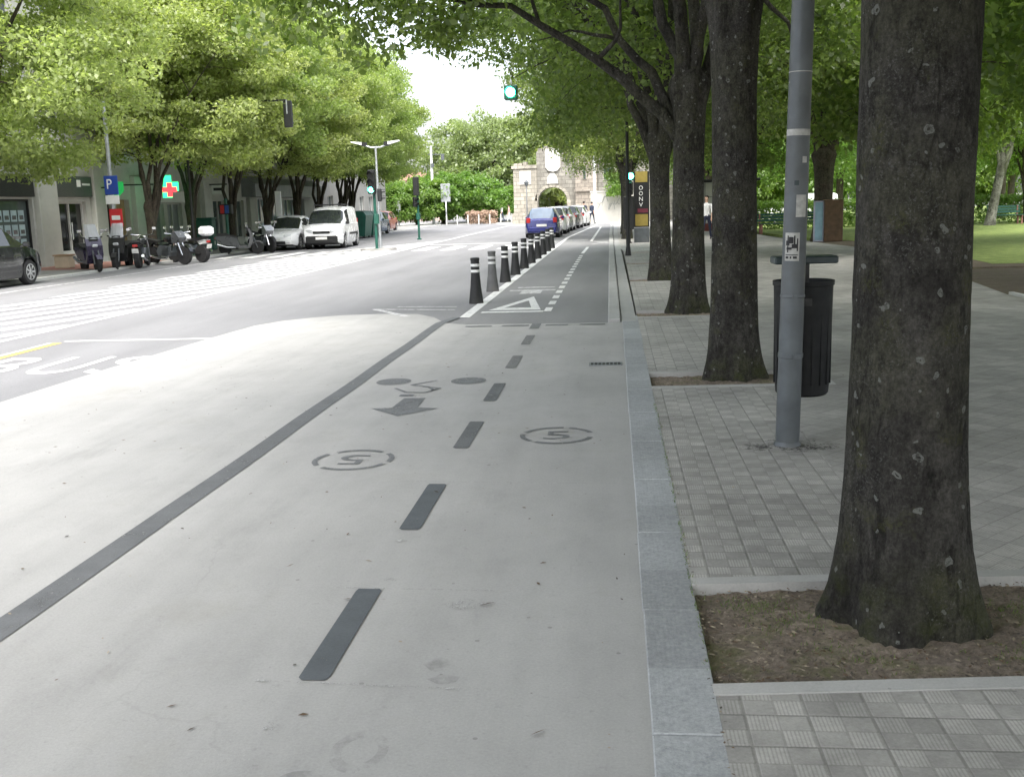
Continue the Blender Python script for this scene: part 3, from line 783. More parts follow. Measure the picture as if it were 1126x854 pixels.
def make_tree(seed, fork=3.2, r0=.21, flare=.6, lean=(0, 0), crown_c=(0, 0, 7.2), crown_r=(4.6, 4.2, 4.2), clumps=150, per=220, size=.13,
              bottom=3.3, nl=6, hi=False, crad=(.55, 1.0), leafm=None, barkm=None, limbs=None, extra=None, keep=None, thin=True, zflat=.62, lrad=.6):
    rng = np.random.default_rng(seed); mb = MB()
    # trunk with buttress lobes and an uneven surface
    n, nz = (150, 200) if hi else (16, 12)
    ph = rng.uniform(0, 6, 8); vs = []; cx = lambda z: lean[0] * z / fork; cy = lambda z: lean[1] * z / fork
    nb = 5
    for j in range(nz + 1):
        z = -.12 + (fork + .12) * (j / nz) ** 1.15
        for k in range(n):
            a = 2 * PI * k / n; zz = max(z, 0)
            rr = r0 * (1 + .26 * math.exp(-zz / .7) + flare * .55 * math.exp(-zz / .24)) + .32 * r0 * math.exp((zz - fork) / .35)
            lobes = .5 + .5 * math.sin(nb * a + ph[0] + .6 * math.sin(a + ph[1]))
            rr *= 1 + (.24 if hi else .16) * math.exp(-zz / .20) * (lobes - .45) + .035 * math.sin(2 * a + ph[2] + zz * .9) + .022 * math.sin(3 * a + ph[3] - zz * 1.7)
            rr *= 1 + (.10 * math.exp((zz - fork) / .4)) * math.sin(nl * a + ph[4])
            if hi:
                ca, sa = math.cos(a), math.sin(a)
                f1 = mn.fractal(Vector((ca * 2.2 + ph[5], sa * 2.2, zz * 1.6)), .9, 2.1, 4)
                f2 = mn.fractal(Vector((ca * 9 + ph[6], sa * 9, zz * 5)), .8, 2.2, 4)
                f3 = mn.noise(Vector((ca * 1.6, sa * 1.6 + ph[7], zz * .9)))
                rr *= 1 + .020 * f1 + .011 * f2 + .03 * max(0, f3 - .35) - .10 * math.exp(-zz / .16) * max(0, math.sin(nb * 2 * a + ph[1] + 2 * f3)) * .5
            vs.append((cx(z) + rr * math.cos(a), cy(z) + rr * math.sin(a), z))
    fs = []
    for j in range(nz):
        for k in range(n):
            k2 = (k + 1) % n; fs.append((j * n + k, j * n + k2, (j + 1) * n + k2, (j + 1) * n + k))
    last = vs[-n:]; tc = (cx(fork), cy(fork)); nzt = nz
    for dz, k_ in ((.10, .93), (.19, .78), (.26, .52), (.29, .2)):
        vs += [(tc[0] + (p[0] - tc[0]) * k_, tc[1] + (p[1] - tc[1]) * k_, fork + dz) for p in last]
        for k in range(n): fs.append((nzt * n + k, nzt * n + (k + 1) % n, (nzt + 1) * n + (k + 1) % n, (nzt + 1) * n + k))
        nzt += 1
    fs.append(tuple(range(nzt * n, nzt * n + n))); mb.add(vs, fs)
    top = np.array([cx(fork), cy(fork), fork])
    samp, srad = [], []
    ln = 10 if hi else 7
    C_, R_ = np.array(crown_c, float), np.array(crown_r, float)
    ends = []
    if limbs is None:
        limbs = []
        for i in range(nl):
            a = 2 * PI * (i + rng.uniform(-.3, .3)) / nl; k = rng.uniform(.55, .8)
            limbs.append((C_[0] + R_[0] * k * math.cos(a), C_[1] + R_[1] * k * math.sin(a), C_[2] + R_[2] * rng.uniform(-.05, .5)))
        limbs.append((C_[0] + rng.normal() * .4, C_[1] + rng.normal() * .4, C_[2] + R_[2] * .7))
    for i, e in enumerate(limbs):
        e = np.array(e); d = e - top; a = math.atan2(d[1], d[0]); out = np.array([math.cos(a), math.sin(a), 0])
        p0 = top + out * r0 * .12 + np.array([0, 0, -rng.uniform(.45, 1.1)])
        p1 = top + out * (.22 * np.linalg.norm(d[:2])) + np.array([0, 0, max(.6, d[2] * .58)])
        P = bez(p0, p1, e, 13); P[2:-1] += rng.normal(size=(10, 3)) * .05
        rb = r0 * (rng.uniform(.42, .58) if hi else rng.uniform(.52, .70)); rr = np.linspace(1, .16, 13) ** 1.1 * rb; rr[0] *= .75
        mb.tube([tuple(q) for q in P], list(rr), ln, True)
        samp.append(P[3:]); srad.append(rr[3:])
        for t in (5, 7, 9, 11):
            q = P[t]; d2 = unit((rng.normal(size=(1, 3)) + out * .8 + np.array([0, 0, .35])))[0] * rng.uniform(1.1, 2.1)
            S = bez(q, q + d2 * .5 + np.array([0, 0, .25]) + rng.normal(size=3) * .22, q + d2, 7); S[2:-1] += rng.normal(size=(4, 3)) * .035; r2 = np.linspace(1, .2, 7) * rr[t] * .62
            mb.tube([tuple(z) for z in S], list(r2), max(5, ln - 3), True); samp.append(S[2:]); srad.append(r2[2:])
    samp = np.concatenate(samp); srad = np.concatenate(srad)
    # leaf clumps spread through the crown, more of them near its skin
    pts = []
    while len(pts) < clumps:
        d = unit(rng.normal(size=(1, 3)))[0] * rng.random() ** .38
        d *= 1 + .14 * math.sin(3.1 * d[0] * 2 + ph[0]) * math.sin(2.7 * d[1] * 2 + ph[1])
        p = C_ + d * R_
        if p[2] < bottom + rng.uniform(0, .5): continue
        if keep is not None and not keep(p): continue
        pts.append(p)
    if extra is not None: pts += [np.array(q, float) for q in extra]
    cen = np.array(pts); rad = rng.uniform(crad[0], crad[1], len(cen))
    # twigs from the nearest limb to each clump
    if thin:
        for c in cen:
            dd = np.linalg.norm(samp - c, axis=1) + np.maximum(0, samp[:, 2] - c[2]) * .3
            i = int(np.argmin(dd)); q = samp[i]
            if dd[i] < .15: continue
            T = bez(q, (q + c) / 2 + np.array([0, 0, .15 * dd[i]]), c, 5)
            r_ = min(srad[i] * .6, .012 + .008 * dd[i])
            mb.tube([tuple(z) for z in T], list(np.linspace(r_, .005, 5)), 4, False)
    V, F = leaves(rng, cen, rad, per, size, zflat)
    return mb, mesh_np('crown', V, F, leafm or m_leaf_row), barkm or m_bark
def place_tree(spec, name, label, loc, rz=0, group=None, cat='tree', scale=None):
    mb, cm, bk = spec
    t = thing(name, label, cat, loc, rz, group)
    mb.build('trunk', bk, t, smooth=True)
    o = bpy.data.objects.new('crown', cm); C.objects.link(o); o.parent = t
    if scale: t.scale = scale
    return t

ROWG = 'trees along the cycle lane'
def lim(f):    # keeps the view down the street and the frame's open sky clear
    return f
# nearest tree: only its trunk is in the frame, its crown shades the foreground
t1 = make_tree(21, fork=3.5, r0=.208, flare=.42, clumps=320, per=400, size=.12, crown_c=(.2, .3, 7.4), crown_r=(5.6, 4.2, 3.6), bottom=4.2, hi=True, lean=(-.02, 0), leafm=m_leaf_row)
place_tree(t1, 'street_tree', 'thick trunk nearest the camera, rooted in the large soil pit', (1.135, 4.12, 0), 0, ROWG)
t2 = make_tree(22, fork=3.45, r0=.19, flare=.5, clumps=240, per=340, size=.12, crown_c=(.2, .5, 7.8), crown_r=(5.3, 3.8, 3.6), bottom=4.9, hi=True, lean=(-.01, 0), leafm=m_leaf_row,
               limbs=[(-2.6, .4, 7.6), (-1.2, 2.4, 9.), (2.6, -1., 7.6), (1.6, 2.4, 8.5), (-.9, -2.6, 8.2), (.5, .2, 10.)])
place_tree(t2, 'street_tree', 'second trunk in the row, standing just left of the litter bin', (1.11, 9.97, 0), 0, ROWG)
ex3 = [(-3.3, -1.0, 4.55), (-3.7, -1.1, 4.2), (-4.0, -.9, 4.5), (-4.4, -1.0, 4.75), (-4.7, -1.1, 4.35), (-3.0, -.7, 4.75), (-3.5, -.5, 5.0), (-4.2, -.4, 5.2), (-5.0, -.8, 4.7),
       (-5.5, -1.1, 4.55), (-2.7, -.8, 4.9), (-2.5, -.3, 5.1), (-3.9, -1.6, 5.0), (-4.9, -1.6, 5.0), (-5.9, -.9, 4.8), (-3.0, -1.6, 4.9), (-5.4, -.2, 5.3), (-3.45, -1.0, 4.0), (-4.55, -1., 4.0), (-6.2, -1.2, 5.0), (-5.75, -1.3, 4.15), (-2.2, -.9, 5.0)]
t3 = make_tree(23, fork=3.25, r0=.215, flare=.42, clumps=150, per=280, size=.115, crown_c=(-.2, .4, 7.8), crown_r=(4.9, 3.9, 3.5), bottom=5.0, hi=True, leafm=m_leaf_row, extra=ex3,
               limbs=[(-4.6, -.6, 4.9), (-2.2, 1.2, 7.2), (-1.0, -1.6, 8.4), (.2, 2.6, 9.), (2.4, 1.0, 7.6), (1.2, -1.6, 8.2), (-3.4, 1.2, 5.9)], crad=(.42, .8))
place_tree(t3, 'street_tree', 'third trunk in the row, long low limb reaching over the street', (1.1, 15.92, 0), 0, ROWG)
def gap(loc, sig):      # no leaf clump between the street and the overhead signal
    a, b_ = np.array([0, 0, 1.65]) - np.array(loc), np.array(sig) - np.array(loc); d = (b_ - a) / np.linalg.norm(b_ - a)
    def f(p):
        q = p - a; s_ = q @ d
        return s_ > np.linalg.norm(b_ - a) + .8 or np.linalg.norm(q - d * s_) > .85
    return f
SIG = (-3.05, 32.5, 4.95)
tA = make_tree(24, fork=2.95, r0=.20, flare=.3, clumps=240, per=240, size=.125, crown_c=(-.5, .2, 6.9), crown_r=(4.6, 4.2, 4.1), bottom=3.35, leafm=m_leaf_row, keep=gap((.95, 22.4, 0), SIG))
tB = make_tree(25, fork=3.1, r0=.19, flare=.3, clumps=240, per=240, size=.125, crown_c=(-.5, .0, 6.8), crown_r=(4.7, 4.2, 4.2), bottom=3.3, leafm=m_leaf_row, keep=gap((1.28, 28.5, 0), SIG))
a4 = place_tree(tA, 'street_tree', 'fourth trunk in the row, forking low beside the third', (.95, 22.4, 0), 0, ROWG)
a5 = place_tree(tB, 'street_tree', 'fifth tree in the row along the cycle lane kerb', (1.28, 28.5, 0), 0, ROWG)
for i, (y, rz, src, w) in enumerate(((34.6, 2.2, a4, 'sixth tree in the row, before the black and yellow advertising column'), (47.5, .5, a5, 'tree just behind the black and yellow advertising column'),
                                     (55., 3.6, a4, 'second tree behind the advertising column, beside the cycle lane'), (63., 4.4, a5, 'last tree of the row beside the cycle lane'),
                                     (-2.0, 1.9, a4, 'unseen tree added just behind the camera to shade the foreground'), (-8.2, 5.1, a5, 'unseen tree added farthest behind the camera for its shade'))):  # the pair behind the camera is unseen, added to shade the foreground
    copy_tree(src, w, ((1.5, .58, .6, .62, 1.1, 1.1)[i], y, 0), rz)

# left-hand avenue
LG = 'lime green trees along the shops'
lt = [make_tree(31 + k, fork=1.9, r0=.155, flare=.35, clumps=195, per=330, size=.145, crown_c=(1.2, 0, 7.15), crown_r=(4.0, 3.9, 4.5), bottom=3.4 - .1 * k, nl=5, leafm=m_leaf_lime, barkm=m_bark_far, crad=(.65, 1.15), zflat=.42) for k in range(3)]
spots = [(-16.9, 27.0), (-16.9, 37.4), (-17.1, 41.6), (-16.9, 45.6), (-17.0, 50.8), (-16.9, 55.5), (-17, 60.), (-16.8, 64.5), (-17.3, 69)]
words = ['leftmost lime green tree, its low leaves hanging over the black car', 'tree behind the black motorcycles, left of the green pharmacy cross', 'tree just right of the green pharmacy cross', 'tree with forked trunk behind the green signal post', 'tree behind the dark silver scooter, before the canopied shop', 'first tree past the canopied shop end', 'tree behind the parked white saloon', 'tree rising behind the white van', 'farthest tree of the left avenue, beside the open sky']
first = {}
low = [(.4, 1.0, 3.1), (1.0, 1.8, 2.9), (1.6, 2.2, 3.2), (.2, 2.2, 3.0), (.9, .6, 3.3), (1.4, 1.2, 3.4), (.5, 2.8, 3.2), (1.9, 1.5, 3.5), (.0, 1.4, 3.4), (1.2, 2.6, 3.4)]
l0 = make_tree(37, fork=2.2, r0=.16, flare=.35, clumps=210, per=330, size=.13, crown_c=(1.0, 0, 7.1), crown_r=(4.0, 3.9, 4.5), bottom=3.5, nl=5, leafm=m_leaf_lime, barkm=m_bark_far, crad=(.6, 1.05), zflat=.45, extra=low)
for i, (x, y) in enumerate(spots):
    k = i % 3; s = 1 + .06 * math.sin(i * 2.3)
    rz = .5 * math.sin(i * 1.9); sc = (1., 1., 1. + .07 * math.sin(i * 2.7))
    if i == 0: place_tree(l0, 'avenue_tree', words[i], (x, y, .05), 0, LG)
    elif k not in first:
        first[k] = place_tree(lt[k], 'avenue_tree', words[i], (x, y, 0.05), rz, LG)
    else: copy_tree(first[k], words[i], (x, y, .05), rz, scale=sc)
# second row of the avenue, behind the camera's left, shades the shop fronts
# park trees on the right
PG = 'trees in the park'
pt = [make_tree(41 + k, fork=3.4, r0=.24, flare=.35, clumps=230, per=210, size=.19, crown_c=(0, 0, 7.2), crown_r=(5.2, 5.2, 4.6), bottom=2.7, nl=6, leafm=(m_leaf_park, m_leaf_bright)[k], barkm=m_bark_far, crad=(.7, 1.2)) for k in range(2)]
p1 = make_tree(45, fork=3.1, r0=.33, flare=.25, clumps=230, per=210, size=.19, crown_c=(.3, 0, 8.0), crown_r=(5., 5., 4.2), bottom=4.4, leafm=m_leaf_park, barkm=m_bark_far, limbs=[(-2.2, .3, 8.), (2.4, -.4, 7.2), (.3, 2., 9.)], crad=(.7, 1.2))
place_tree(p1, 'park_tree', 'dark park tree forking in a V above a brown board box', (7.72, 40.3, 0), 0, PG)
q0 = place_tree(pt[0], 'park_tree', 'deep green park tree mostly hidden behind the nearest trunk', (8.2, 29.5, 0), 0, PG)
q1 = place_tree(pt[1], 'park_tree', 'bright green park tree far behind the hedge', (11.5, 68, 0), 0, PG)
for (x, y, k, w) in ((9.6, 18.5, 0, 'unseen tree added outside the frame to shade the paving'), (7.9, 9., 0, 'unseen tree added outside the frame to shade the nearest paving'), (7.6, 1.0, 0, 'unseen tree added abreast of the camera for its shade'), (13.5, 47, 0, 'park tree between the brown board box and the nearest trunk'), (5.9, 50, 0, 'park tree behind the pale booth'), (23, 66, 1, 'bright park tree at the right edge beyond the hedge'),  # those outside the frame are unseen, added to darken the paving
                     (16.5, 80, 1, 'bright park tree far back behind the white van'), (7.5, 84, 1, 'bright park tree far back beyond the benches'), (30, 84, 0, 'dark park tree far back at the right edge'), (16, 33, 0, 'park tree overhanging the right edge of the picture')):
    copy_tree((q0, q1)[k], w, (x, y, 0), x * 1.3)
ps = make_tree(47, fork=3.2, r0=.2, flare=.1, lean=(.5, 0), clumps=90, per=150, size=.2, crown_c=(.6, 0, 6.6), crown_r=(4, 4, 3.4), bottom=3., leafm=m_leaf_bright, barkm=m_bark_pale, crad=(.7, 1.2))
place_tree(ps, 'park_tree', 'pale leaning trunk right of the nearest tree', (17.9, 52.7, 0), 0, PG)
ps = make_tree(48, fork=2.2, r0=.11, flare=.1, lean=(-.1, 0), clumps=90, per=150, size=.2, crown_c=(0, 0, 5.6), crown_r=(3.4, 3.4, 3.2), bottom=2.4, leafm=m_leaf_park, barkm=m_bark_far, crad=(.7, 1.2))
place_tree(ps, 'park_tree', 'thin dark trunk at the right edge of the lawn', (20.6, 55.5, 0), 0, PG)
# far end of the street
dk = make_tree(51, fork=2.5, r0=.5, clumps=420, per=150, size=.36, crown_c=(0, 0, 6.0), crown_r=(8.2, 7, 6.0), bottom=.8, leafm=m_leaf_dark, barkm=m_bark_far, crad=(.9, 1.5), lrad=.5)
place_tree(dk, 'dome_tree', 'big dull green dome shaped tree left of the stone gate', (-13.0, 112, 0), 0, None, 'tree', (.9, .9, .94))
bu = make_tree(52, fork=.8, r0=.12, clumps=120, per=150, size=.24, crown_c=(0, 0, 2.1), crown_r=(2.6, 2.4, 1.75), bottom=.35, leafm=m_leaf_bright, barkm=m_bark_far, crad=(.5, .85), thin=False)
BW = ['bright clipped bush left of the double street lamp', 'bright bush behind the unlit signal post', 'bright bush behind the tall white pole', 'bright bush behind the grey panel sign', 'bright bush nearest the stone gate']
bx = [(-20.6, 98, 1.), (-18.9, 101, 1.15), (-16.7, 103, 1.25), (-14.2, 104, 1.25), (-11.6, 105, .95)]
b0 = None
for (x, y, s), w in zip(bx, BW):
    if b0 is None: b0 = place_tree(bu, 'bush', w, (x, y, 0), 0, 'bright bushes across the square', 'bush', (s, s, s))
    else: copy_tree(b0, w, (x, y, 0), x, scale=(s, s, s))
wd = [make_tree(53, fork=2.5, r0=.4, clumps=260, per=120, size=.42, crown_c=(0, 0, 6.4), crown_r=(7, 6, 5.6), bottom=1.2, leafm=m_leaf_lime, barkm=m_bark_far, crad=(.9, 1.5))]
f0 = place_tree(wd[0], 'far_tree', 'pale tree far behind the left avenue and bushes', (-29, 118, 0), 0, 'trees far beyond the square', scale=(.7, .7, .62))
copy_tree(f0, 'tree seen through the arch of the stone gate', (-6, 116, 0), 1., scale=(1, 1, .9))
copy_tree(f0, 'tree rising behind the right part of the stone gate', (3, 112, 0), 2., scale=(1, 1, .9))
copy_tree(f0, 'tree between the gate and the park hedge', (11, 104, 0), 4., scale=(1, 1, .9))
for k in range(9): copy_tree(b0, 'dense bushes closing the park far behind the hedge', (9 + k * 4.6, 92 + (k % 3) * 2.5, 0), k * 1.3, scale=(1.25, 1.1, 1.5))['group'] = 'dense bushes closing the park'
# hedge, flower bush
def leaf_box(name, label, cat, lo, hi, n, size, mat, seed, rnd=.18):
    rng = np.random.default_rng(seed); lo, hi = np.array(lo), np.array(hi)
    c = lo + (hi - lo) * rng.random((n, 3))
    c[:, 2] = np.where(rng.random(n) < .4, hi[2] - rng.random(n) * .2, c[:, 2])
    V, F = leaves(rng, c, np.full(n, rnd * 1.6), 14, size)
    me = mesh_np(name, V, F, mat); o = bpy.data.objects.new(name, me); C.objects.link(o)
    return tag(o, label, cat)
leaf_box('hedge', 'long clipped hedge across the park behind the lawn', 'hedge', (6.5, 56, .05), (26, 57.2, 1.35), 2600, .12, m_leaf_bright, 61)
leaf_box('flower_bush', 'low pinkish flowering bush before the bright bushes', 'bush', (-13.6, 97.5, .05), (-11.0, 98.6, 1.1), 260, .13, pbr('pinkish blossom leaves', (.42, .30, .22), .8, 0, .4, 3), 62)
leaf_box('wall_creeper', 'bright green shrub hanging over the right gate wall', 'shrub', (-.6, 86.9, 2.2), (.9, 87.6, 3.9), 260, .16, m_leaf_bright, 63)

# ------------------------------------------------------------------ lamp post with stickers, litter bin
t = thing('lamp_post', 'grey steel post with stickers between second tree and nearest trunk', 'lamp post', (1.14, 7.01, 0))
t.rotation_euler = (0, R(1.1), 0)
p = MB(); p.lathe([(.078, -.02), (.079, .3), (.077, .62), (.075, 1.5), (.068, 3.2), (.05, 6.6)], n=32); p.build('pole', m_steel, t, smooth=40)
p = MB(); p.lathe([(.09, 0.004), (.088, .02), (.079, .035)], n=32); p.build('base_collar', m_steel, t, smooth=30)
p = MB(); p.lathe([(.0785, .60), (.0815, .605), (.0815, .63), (.0785, .635)], n=32); p.box((.03, -.083, .617), (.05, .012, .03)); p.build('clamp_band', m_steel, t, smooth=30)
p = MB(); p.lathe([(.0775, 1.0), (.0795, 1.003), (.0795, 1.016), (.0775, 1.02)], n=32); p.box((.0, -.083, 1.01), (.03, .01, .02)); p.build('clamp_band', m_steel, t, smooth=30)
def sticker(z0, z1, a0, a1, rr, mat, marks=()):
    p = MB(); n = 10; vs = []; fs = []
    for i in range(n + 1):
        a = R(a0 + (a1 - a0) * i / n)
        for z in (z0, z1): vs.append((rr * math.cos(a), rr * math.sin(a), z))
    for i in range(n): fs.append((2 * i, 2 * i + 2, 2 * i + 3, 2 * i + 1))
    p.add(vs, fs); o = p.build('sticker', mat, t, smooth=True, fix=False)
    if marks:
        q = MB()
        for (u0, u1, w0, w1) in marks:
            ua, ub = R(a0 + (a1 - a0) * u0), R(a0 + (a1 - a0) * u1); k = 4; vs = []; fs = []
            for i in range(k + 1):
                a = ua + (ub - ua) * i / k
                for w in (w0, w1): vs.append(((rr + .0015) * math.cos(a), (rr + .0015) * math.sin(a), z0 + (z1 - z0) * w))
            for i in range(k): fs.append((2 * i, 2 * i + 2, 2 * i + 3, 2 * i + 1))
            q.add(vs, fs)
        q.build('print', m_ink, o, fix=False)
sticker(1.24, 1.42, 212, 285, .0772, m_sticker, [(.1, .35, .55, .72), (.3, .6, .62, .85), (.5, .85, .45, .6), (.15, .5, .40, .48), (.62, .72, .6, .9), (.82, .9, .35, .8), (.08, .9, .2, .23), (.1, .3, .08, .16), (.4, .5, .08, .16), (.6, .85, .08, .16), (.2, .28, .3, .9)])
sticker(1.52, 1.66, 262, 315, .0765, m_sticker)
sticker(2.03, 2.07, 185, 340, .0745, m_sticker)
sticker(1.86, 1.90, 285, 310, .0755, m_sticker); sticker(1.72, 1.75, 250, 272, .076, m_lid); sticker(2.42, 2.425, 180, 350, .0735, m_sticker)

t = thing('litter_bin', 'dark litter bin hung on the grey post, flat top plate above', 'bin', (1.285, 7.335, 0))
p = MB(); p.lathe([(.165, .30), (.178, .315), (.185, .4), (.198, 1.05), (.206, 1.055), (.206, 1.085), (.194, 1.085), (.186, .6)], n=36)
for k in range(18):
    a = 2 * PI * k / 18
    p.box((.1885 * math.cos(a), .1885 * math.sin(a), .69), (.012, .006, .62), Matrix.Rotation(a, 3, 'Z'))
p.build('body', m_bin, t, smooth=35)
p = MB(); p.cbox((.0, 0, 1.225), (.42, .20, .05), .008, rot=Matrix.Rotation(R(2), 3, 'Z')); p.build('top_plate', m_lid, t)
p = MB()
p.box((.0, -.06, 1.13), (.05, .03, .20)); p.box((.0, -.15, .95), (.05, .10, .05))
p.build('bracket', m_black, t)

# drain grate
t = thing('drain_grate', 'small black slotted drain grate beside the granite kerb', 'drain', (-.105, 10.75, 0))
p = MB(); p.slab([(-.17, -.09), (.17, -.09), (.17, .09), (-.17, .09)], -.02, .0015); p.build('pit', m_black, t)
p = MB()
for k in range(9): p.box((-.16 + k * .04, 0, .004), (.014, .17, .006))
p.box((0, -.085, .004), (.34, .012, .006)); p.box((0, .085, .004), (.34, .012, .006)); p.build('bars', m_canopy, t)

# ------------------------------------------------------------------ bollards
def bollard(label, loc, grey, bands=2):
    t = thing('bollard', label, 'bollard', loc, 0, 'bollards along the cycle lane')
    p = MB(); p.lathe([(.128, 0), (.126, .02), (.092, .30), (.075, .52), (.074, .74), (.080, .745), (.080, .775), (.07, .785), (.02, .79)], n=20)
    p.build('body', m_bollard_grey if grey else m_bollard, t, smooth=35)
    for k in range(2):
        z = (.535, .635)[k]
        p = MB(); p.lathe([(.0762, z), (.0775, z + .002), (.0775, z + .043), (.0762, z + .045)], n=20); p.build('band', m_band_grey if grey else m_band, t, smooth=35)
    return t
ords = ['nearest bollard at the head of the row', 'second bollard, dusty grey all over', 'third bollard from the camera', 'fourth bollard from the camera', 'fifth bollard from the camera', 'sixth bollard from the camera, bands dirty', 'seventh bollard from the camera', 'eighth bollard from the camera', 'second last bollard before the blue car', 'last bollard, closest to the blue car']
for i, y in enumerate((17.94, 20.4, 22.8, 25.15, 27.6, 30.0, 32.4, 34.85, 37.3, 39.7)):
    bollard(ords[i] + ' on the cycle lane edge', (-2.39 + .005 * i, y, -.008), i in (1,))

# ------------------------------------------------------------------ signals, lamps, signs
def signal_head(parent, c, ry, on, mat, n=3, s=1.):
    """three-lens head facing local -Y rotated by ry"""
    rot = Matrix.Rotation(ry, 3, 'Z')
    h = MB(); h.cbox(c, (.30 * s, .22 * s, .32 * n * s), .03, rot=rot); hd = h.build('housing', mat, parent)
    for k in range(n):
        z = c[2] + (n / 2 - .5 - k) * .31 * s
        d = rot @ Vector((0, -.115 * s, 0)); p = MB()
        p.lathe([(.105 * s, 0), (.105 * s, .012)], n=18, axis='y')
        p.v = [tuple(rot @ Vector((v[0], v[1] - .125 * s, v[2]))) for v in p.v]
        p.v = [(v[0] + c[0], v[1] + c[1], v[2] + z) for v in p.v]
        lit_ = (k == n - 1) and on
        p.build('lens', m_green_on if lit_ else m_black, hd, smooth=35)
        p = MB(); N_ = 12; vs = []; fs = []
        for i in range(N_ + 1):
            a = R(-20 + 220 * i / N_)
            for yy, rr in ((-.11, .118), (-.27, .112)): vs.append(tuple(rot @ Vector((rr * s * math.cos(a), yy * s, rr * s * math.sin(a))) + Vector((c[0], c[1], z))))
        for i in range(N_): fs.append((2 * i, 2 * i + 1, 2 * i + 3, 2 * i + 2))
        p.add(vs, fs); p.build('visor', mat, hd, smooth=True, fix=False)
    return hd
t = thing('traffic_light', 'green signal post with lit green lens on the traffic island', 'traffic light', (-9.62, 42.2, 0))
p = MB(); p.lathe([(.13, 0), (.13, .05), (.06, .08), (.055, 3.1)], n=14); p.build('pole', m_green, t, smooth=35)
signal_head(t, (-.04, -.15, 2.72), R(-6), True, m_black); signal_head(t, (.2, .1, 2.2), R(100), False, m_black, 2, .8)
p = MB(); p.cbox((.05, -.02, 1.25), (.2, .2, .4), .02); p.build('button_box', m_green, t)
t = thing('traffic_light', 'unlit signal post right of the double street lamp', 'traffic light', (-10.2, 54.8, 0))
p = MB(); p.lathe([(.12, 0), (.12, .05), (.06, .08), (.055, 2.6)], n=14); p.build('pole', m_green, t, smooth=35)
signal_head(t, (-.05, -.05, 2.75), R(180), False, m_black); signal_head(t, (-.12, -.12, 1.95), R(60), False, m_black, 2, .8)
p = MB(); p.cbox((.0, 0, 1.2), (.2, .2, .35), .02); p.build('button_box', m_green, t)
t = thing('traffic_island', 'small kerbed island under the lit signal post', 'traffic island', (-9.6, 42.4, 0))
p = MB(); p.slab([(.75 * math.cos(2 * PI * k / 20), .55 * math.sin(2 * PI * k / 20)) for k in range(20)], -.05, .06); p.build('kerb_ring', m_slab, t)
t = thing('street_lamp', 'slim post with two white lamp heads spread like wings', 'street lamp', (-9.78, 43.6, 0))
p = MB(); p.lathe([(.08, 0), (.06, .5), (.045, 4.2)], n=12); p.tube([(-.45, 0, 4.25), (-.2, 0, 4.16), (.2, 0, 4.16), (.45, 0, 4.25)], .035, 8); p.build('pole', m_zinc, t, smooth=35)
for s in (-1, 1):
    p = MB(); p.add([(s * .42, -.16, 4.22), (s * .42, .16, 4.22), (s * 1.02, .10, 4.38), (s * 1.02, -.10, 4.38), (s * .42, -.16, 4.36), (s * .42, .16, 4.36), (s * 1.02, .10, 4.42), (s * 1.02, -.10, 4.42)],
                    [(0, 1, 2, 3), (4, 7, 6, 5), (0, 4, 5, 1), (1, 5, 6, 2), (2, 6, 7, 3), (3, 7, 4, 0)]); h = p.build('lamp_head', m_white_p, t)
    p = MB(); p.box((s * .46, -.02, 4.29), (.16, .34, .16)); p.build('collar', m_black, h)
# overhead signals on masts
def mast(label, loc, ax, az, on, sgn, face):
    t = thing('mast_signal', label, 'traffic light', loc)
    p = MB(); p.lathe([(.10, 0), (.06, .3), (.04, az + .2)], n=14)
    p.tube([(0, 0, az), (ax * .5, 0, az + .12), (ax, 0, az + .15)], [.05, .04, .03], 10); p.build('mast', m_black, t, smooth=35)
    signal_head(t, (ax, -.1 * (1 if not face else -1), az - (.62 if on else .35)), R(face), on, m_green if on else m_black, 1 if on else 3, 1.35 if on else 1.)
    p = MB(); p.box((ax, .03 * (1 if not face else -1), az - .1), (.04, .04, .5)); p.build('hanger', m_zinc, t)
    return t
mast('overhead signal with lit green lens hanging among the row trees', (.42, 32.6, 0), -3.47, 5.6, True, -1, 0)
mast('dark overhead signal seen from behind above the left avenue', (-15.9, 38.8, .05), 3.95, 5.5, False, 1, 180)
t = thing('traffic_light', 'cycle signal with lit green lens beside the advertising column', 'traffic light', (.58, 42.3, 0))
p = MB(); p.lathe([(.12, 0), (.10, .06), (.07, .1), (.065, 2.3)], n=12); p.build('pole', m_black, t, smooth=35)
signal_head(t, (.06, -.12, 2.15), R(-3), False, m_black, 2, .8)
p = MB(); p.lathe([(.12, 0), (.12, .02)], (.08, -.26, 2.62), 18, 'y'); p.build('lens', m_green_on, t, smooth=35)
p = MB(); p.cbox((.08, -.12, 2.62), (.28, .2, .32), .03); p.build('housing', m_black, t)
p = MB(); p.cbox((0, -.02, 1.2), (.42, .24, 1.3), .03); p.build('control_cabinet', m_black, t)
